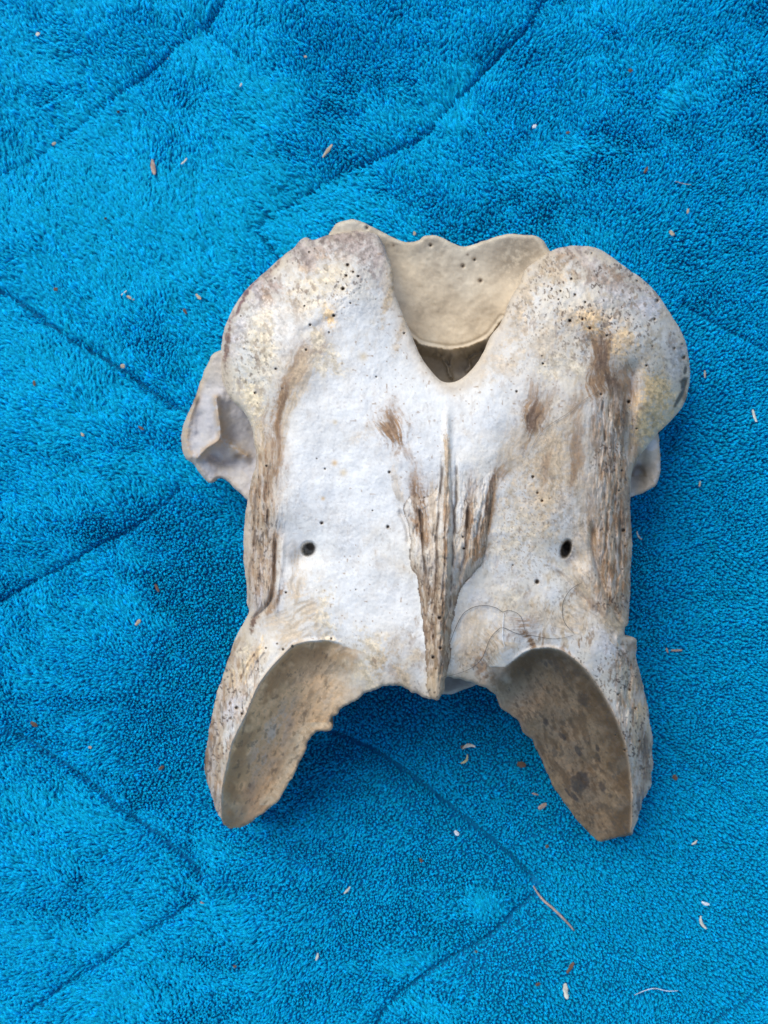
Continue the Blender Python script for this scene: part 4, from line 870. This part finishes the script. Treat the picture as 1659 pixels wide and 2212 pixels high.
def strand(name, pts, rad, mat, label, cat, group=None, taper=True, sides=5):
    """pts (x,y,z) world"""
    P = np.array(pts); ns = len(P); vs = []; f = []
    T = np.gradient(P, axis=0); T /= np.linalg.norm(T, axis=1)[:, None] + 1e-12
    for i in range(ns):
        up = np.array((0, 0, 1.)); s_ = np.cross(T[i], up); s_ /= np.linalg.norm(s_) + 1e-9; u_ = np.cross(s_, T[i])
        rr = rad * ((1 - .6 * abs(2 * i / (ns - 1) - 1) ** 3) if taper else 1)
        for k in range(sides):
            a_ = 2 * math.pi * k / sides; vs.append(tuple(P[i] + (s_ * math.cos(a_) + u_ * math.sin(a_)) * rr))
    for i in range(ns - 1):
        for k in range(sides):
            f.append((i * sides + k, i * sides + (k + 1) % sides, (i + 1) * sides + (k + 1) % sides, (i + 1) * sides + k))
    f.append(tuple(range(sides))[::-1]); f.append(tuple((ns - 1) * sides + k for k in range(sides)))
    c = P.mean(0); vs = [tuple(np.array(v) - c) for v in vs]
    me = bpy.data.meshes.new(name); me.from_pydata(vs, [], f); me.update()
    for p in me.polygons: p.use_smooth = True
    o = link(name, me, None, mat); o.location = c; tag(o, label, cat, group); return o

straw = plain_material('dry_straw', (.52, .40, .27)); pink = plain_material('pinkish_wood', (.42, .30, .23)); brown = plain_material('brown_bark', (.15, .09, .058))
pale = plain_material('pale_husk', (.66, .62, .50)); dark = plain_material('dark_soil', (.035, .03, .03)); white_m = plain_material('white_flake', (.80, .80, .78)); yellow_m = plain_material('yellow_chaff', (.56, .50, .26))
G1, G2, G3 = 'wood splinters scattered on the blanket', 'crumbs scattered on the blanket', 'bits of pale chaff on the blanket'
CH = [
 ('wood_splinter',706,317,33,7,52,straw,'tan wood splinter above the left lobe, slanting up to the right','splinter',G1,0),
 ('wood_splinter',330,360,34,9,-80,pink,'pinkish upright splinter on the bright pile in the upper left','splinter',G1,.05),
 ('chaff',397,347,17,4,45,pale,'short pale sliver just right of the pinkish upright splinter','chaff',G3,.1),
 ('crumb',79,70,9,8,10,pale,'pale round crumb close to the top left corner','crumb',G2,0),
 ('crumb',253,238,7,6,0,dark,'tiny black crumb near the long crease in the upper left','crumb',G2,0),
 ('crumb',110,303,9,6,30,straw,'tan crumb lying on the upper left crease','crumb',G2,0),
 ('crumb',361,119,7,5,0,brown,'brown speck at the top end of the upper left crease','crumb',G2,0),
 ('chaff',521,186,8,4,60,pale,'tiny pale bit below the dark pile at upper centre left','chaff',G3,0),
 ('crumb',660,124,6,5,0,straw,'tan speck on dark pile at the top centre','crumb',G2,0),
 ('crumb',226,470,6,6,0,dark,'lone black speck on bright pile left of the bone top','crumb',G2,0),
 ('white_grain',1155,272,10,7,40,white_m,'bright white grain above the gap between the two lobes','grain',None,0),
 ('crumb',1364,149,9,7,0,brown,'brown crumb high in the upper right','crumb',G2,0),
 ('wood_splinter',1392,372,14,6,60,brown,'short brown splinter in the upper right above the right lobe','splinter',G1,0),
 ('crumb',1227,286,8,5,20,brown,'brown speck right of the bright white grain','crumb',G2,0),
 ('crumb',1485,457,10,6,80,straw,'tan crumb farther right of two above the right lobe','crumb',G2,0),
 ('crumb',1449,506,13,8,-50,straw,'tan crumb nearest the top of the right lobe','crumb',G2,0),
 ('crumb',896,500,9,7,80,straw,'tan crumb touching the dip of the rear rim','crumb',G2,0),
 ('crumb',116,622,9,8,0,brown,'reddish brown crumb above the left hand crease','crumb',G2,0),
 ('wood_splinter',278,640,18,6,-25,straw,'tan splinter lying beside a pale sliver left of the bone','splinter',G1,0),
 ('chaff',263,629,15,3,40,pale,'thin pale sliver touching the tan splinter left of the bone','chaff',G3,0),
 ('wood_splinter',426,638,16,6,-45,straw,'tan splinter close to the left lobe','splinter',G1,0),
 ('wood_splinter',396,669,12,6,-60,brown,'brown splinter just below the tan one by the left lobe','splinter',G1,0),
 ('crumb',256,786,10,9,0,straw,'tan crumb right beside the left hand crease','crumb',G2,0),
 ('crumb',69,826,12,6,-75,brown,'brown crumb near the left edge at mid height','crumb',G2,0),
 ('wood_splinter',300,923,14,5,-30,brown,'small brown splinter left of the thin side process','splinter',G1,0),
 ('crumb',176,938,10,5,-50,straw,'tan speck left of the small brown splinter','crumb',G2,0),
 ('wood_splinter',336,1271,18,6,-62,brown,'brown splinter in the shade left of the bone middle','splinter',G1,0),
 ('wood_splinter',293,1347,16,8,50,straw,'tan splinter below the brown one in the shade at left','splinter',G1,0),
 ('crumb',61,1572,16,9,-35,brown,'brown crumb above the lower left crease at the left edge','crumb',G2,0),
 ('crumb',189,1619,7,6,0,straw,'tan speck between the lower left crease and the bone','crumb',G2,0),
 ('crumb',344,1664,13,8,40,brown,'brown crumb left of the left facet tip','crumb',G2,0),
 ('crumb',432,1962,10,6,-50,pink,'pinkish crumb at the lower end of the lower left crease','crumb',G2,0),
 ('chaff',750,1929,20,5,50,pale,'faint pale lint flake below the gap between the facets','chaff',G3,.1),
 ('chaff',685,2069,15,5,75,pale,'faint pale lint flake at lower centre left','chaff',G3,.1),
 ('crumb',505,2094,7,6,0,brown,'brown speck near the bottom left of centre','crumb',G2,0),
 ('seed_husk',1013,1612,27,7,8,pale,'curled pale husk between the two facets, the upper one','husk',None,-.35),
 ('crumb',1002,1617,11,9,0,brown,'brown crumb stuck beside the upper curled husk','crumb',G2,0),
 ('seed_husk',1008,1645,24,5,55,yellow_m,'curled yellowish husk between the facets, the lower one','husk',None,.45),
 ('bark_chip',1126,1651,18,14,-10,brown,'dark brown bark chip beside the inner edge of the right facet','chip',None,0),
 ('bark_chip',1173,1744,20,10,35,pink,'pinkish brown bark chip near the tip of the right facet','chip',None,0),
 ('crumb',1157,1717,14,4,-15,pink,'pinkish sliver just above the pinkish brown bark chip','crumb',G2,0),
 ('wood_splinter',1468,1408,22,6,3,pink,'pinkish splinter lying level right of the bone notch','splinter',G1,0),
 ('crumb',1447,1408,11,4,-70,pink,'thin crumb next to the level pinkish splinter','crumb',G2,0),
 ('crumb',1462,1683,12,10,-50,brown,'brown crumb right of the right facet','crumb',G2,0),
 ('white_grain',988,1807,13,8,-50,white_m,'white flake on the crease below the gap between the facets','flake',None,0),
 ('crumb',1182,1829,7,8,0,brown,'brown crumb straight below the gap left of the right facet tip','crumb',G2,0),
 ('bark_chip',1233,2094,26,8,58,brown,'brown bark sliver near the bottom, left of the pale husk','chip',None,0),
 ('crumb',1162,2127,10,8,20,brown,'brown crumb left of the bottom bark sliver','crumb',G2,0),
 ('seed_husk',1223,2144,32,11,-82,pale,'plump pale husk near the bottom edge','husk',None,.06),
 ('seed_husk',1519,1999,30,6,-65,pale,'bent white husk in the lower right','husk',None,.3),
 ('chaff',1527,1957,18,7,-20,white_m,'white lint flake above the bent white husk','chaff',G3,.2),
 ('chaff',1504,1824,14,4,40,pale,'pale lint flake right of the right facet tip','chaff',G3,.2),
 ('crumb',1030,2067,8,7,0,brown,'brown crumb on the lower right crease','crumb',G2,0),
 ('crumb',910,1861,10,7,-60,brown,'brown crumb below the white flake at lower centre','crumb',G2,0),
 ('chaff',1634,897,27,7,-75,pale,'long pale chaff blade at the right edge','chaff',G3,.05),
 ('chaff',1524,808,15,4,-85,straw,'thin tan chaff right of the right lobe','chaff',G3,0),
 ('chaff',1381,1158,20,4,-60,pale,'pale thin chaff hard by the right flank of the bone','chaff',G3,.25),
 ('chaff',1515,1045,12,4,80,straw,'short tan chaff right of the small side process','chaff',G3,0),
]
for (nm, x_, y_, l_, w_, an_, mt_, lb_, ct_, gp_, cu_) in CH:
    chip(nm, x_, y_, l_, w_, an_, mt_, lb_, ct_, gp_, cu_)

def on_blanket(P, lift=.0006):
    r_ = []
    for (vx_, vy_) in catmull(P, 6, False):
        X, Y = world(vx_, vy_, 0); r_.append((X, Y, blanket_top(X, Y) + lift))
    return r_
strand('twig', on_blanket([(1157,1926),(1172,1948),(1196,1966),(1220,1988),(1242,2014)], .0008), .00055, plain_material('grey_twig', (.42, .31, .25)), 'thin reddish grey twig lying below the right facet', 'twig', None, True, 6)
strand('white_hair', on_blanket([(1372,2154),(1395,2145),(1420,2143),(1445,2148),(1469,2147)]), .00014, white_m, 'fine white hair lying on the blanket in the lower right', 'hair')
strand('pale_hair', on_blanket([(1455,394),(1474,399),(1492,400)]), .00012, straw, 'short pale hair on the blanket above the right lobe', 'hair')

def on_bone(P, lift=.0006):
    r_ = []
    for (vx_, vy_) in catmull(P, 5, False):
        z = bone_z(vx_, vy_) + lift; r_.append((vx_, vy_, z))
    zz = np.array([q[2] for q in r_])
    for _ in range(14):
        zs = zz.copy(); zs[1:-1] = (zz[:-2] + zz[1:-1] + zz[2:]) / 3; zz = np.maximum(zz, zs)
    return [(*world(q[0], q[1], z), z) for q, z in zip(r_, zz)]
hm = plain_material('dark_hair', (.12, .10, .085), .5); hb_ = plain_material('brown_hair', (.30, .22, .15), .5)
strand('dark_hair', on_bone([(956,1460),(962,1417),(976,1378),(982,1361),(999,1328),(1022,1312),(1048,1308),(1072,1313),(1086,1322),(1098,1318),(1118,1325),(1128,1338),(1134,1361),(1144,1374)]), .0001, hm, 'dark hair looping in a tall arch right of the crest', 'hair', 'dark hairs stuck to the bone')
strand('dark_hair', on_bone([(959,1462),(992,1454),(1022,1441),(1042,1421),(1058,1381),(1075,1361),(1088,1356),(1118,1369),(1157,1374),(1194,1380),(1224,1376),(1243,1370)]), .0001, hm, 'long wavy dark hair running from the crest tip over the right facet top', 'hair', 'dark hairs stuck to the bone')
strand('dark_hair', on_bone([(1257,1259),(1237,1270),(1224,1285),(1215,1308),(1217,1338),(1227,1355),(1240,1368)]), .0001, hm, 'short curved dark hair below the right hand hole', 'hair', 'dark hairs stuck to the bone')
strand('white_hair', on_bone([(1088,1325),(1086,1355),(1086,1381),(1091,1399)]), .00013, white_m, 'short straight white hair crossing the dark hairs on the bone', 'hair')
strand('brown_hair', on_bone([(1311,828),(1285,848),(1260,865),(1224,894),(1180,923),(1158,948),(1147,974)]), .00008, hb_, 'brown hair slanting across the right lobe', 'hair')
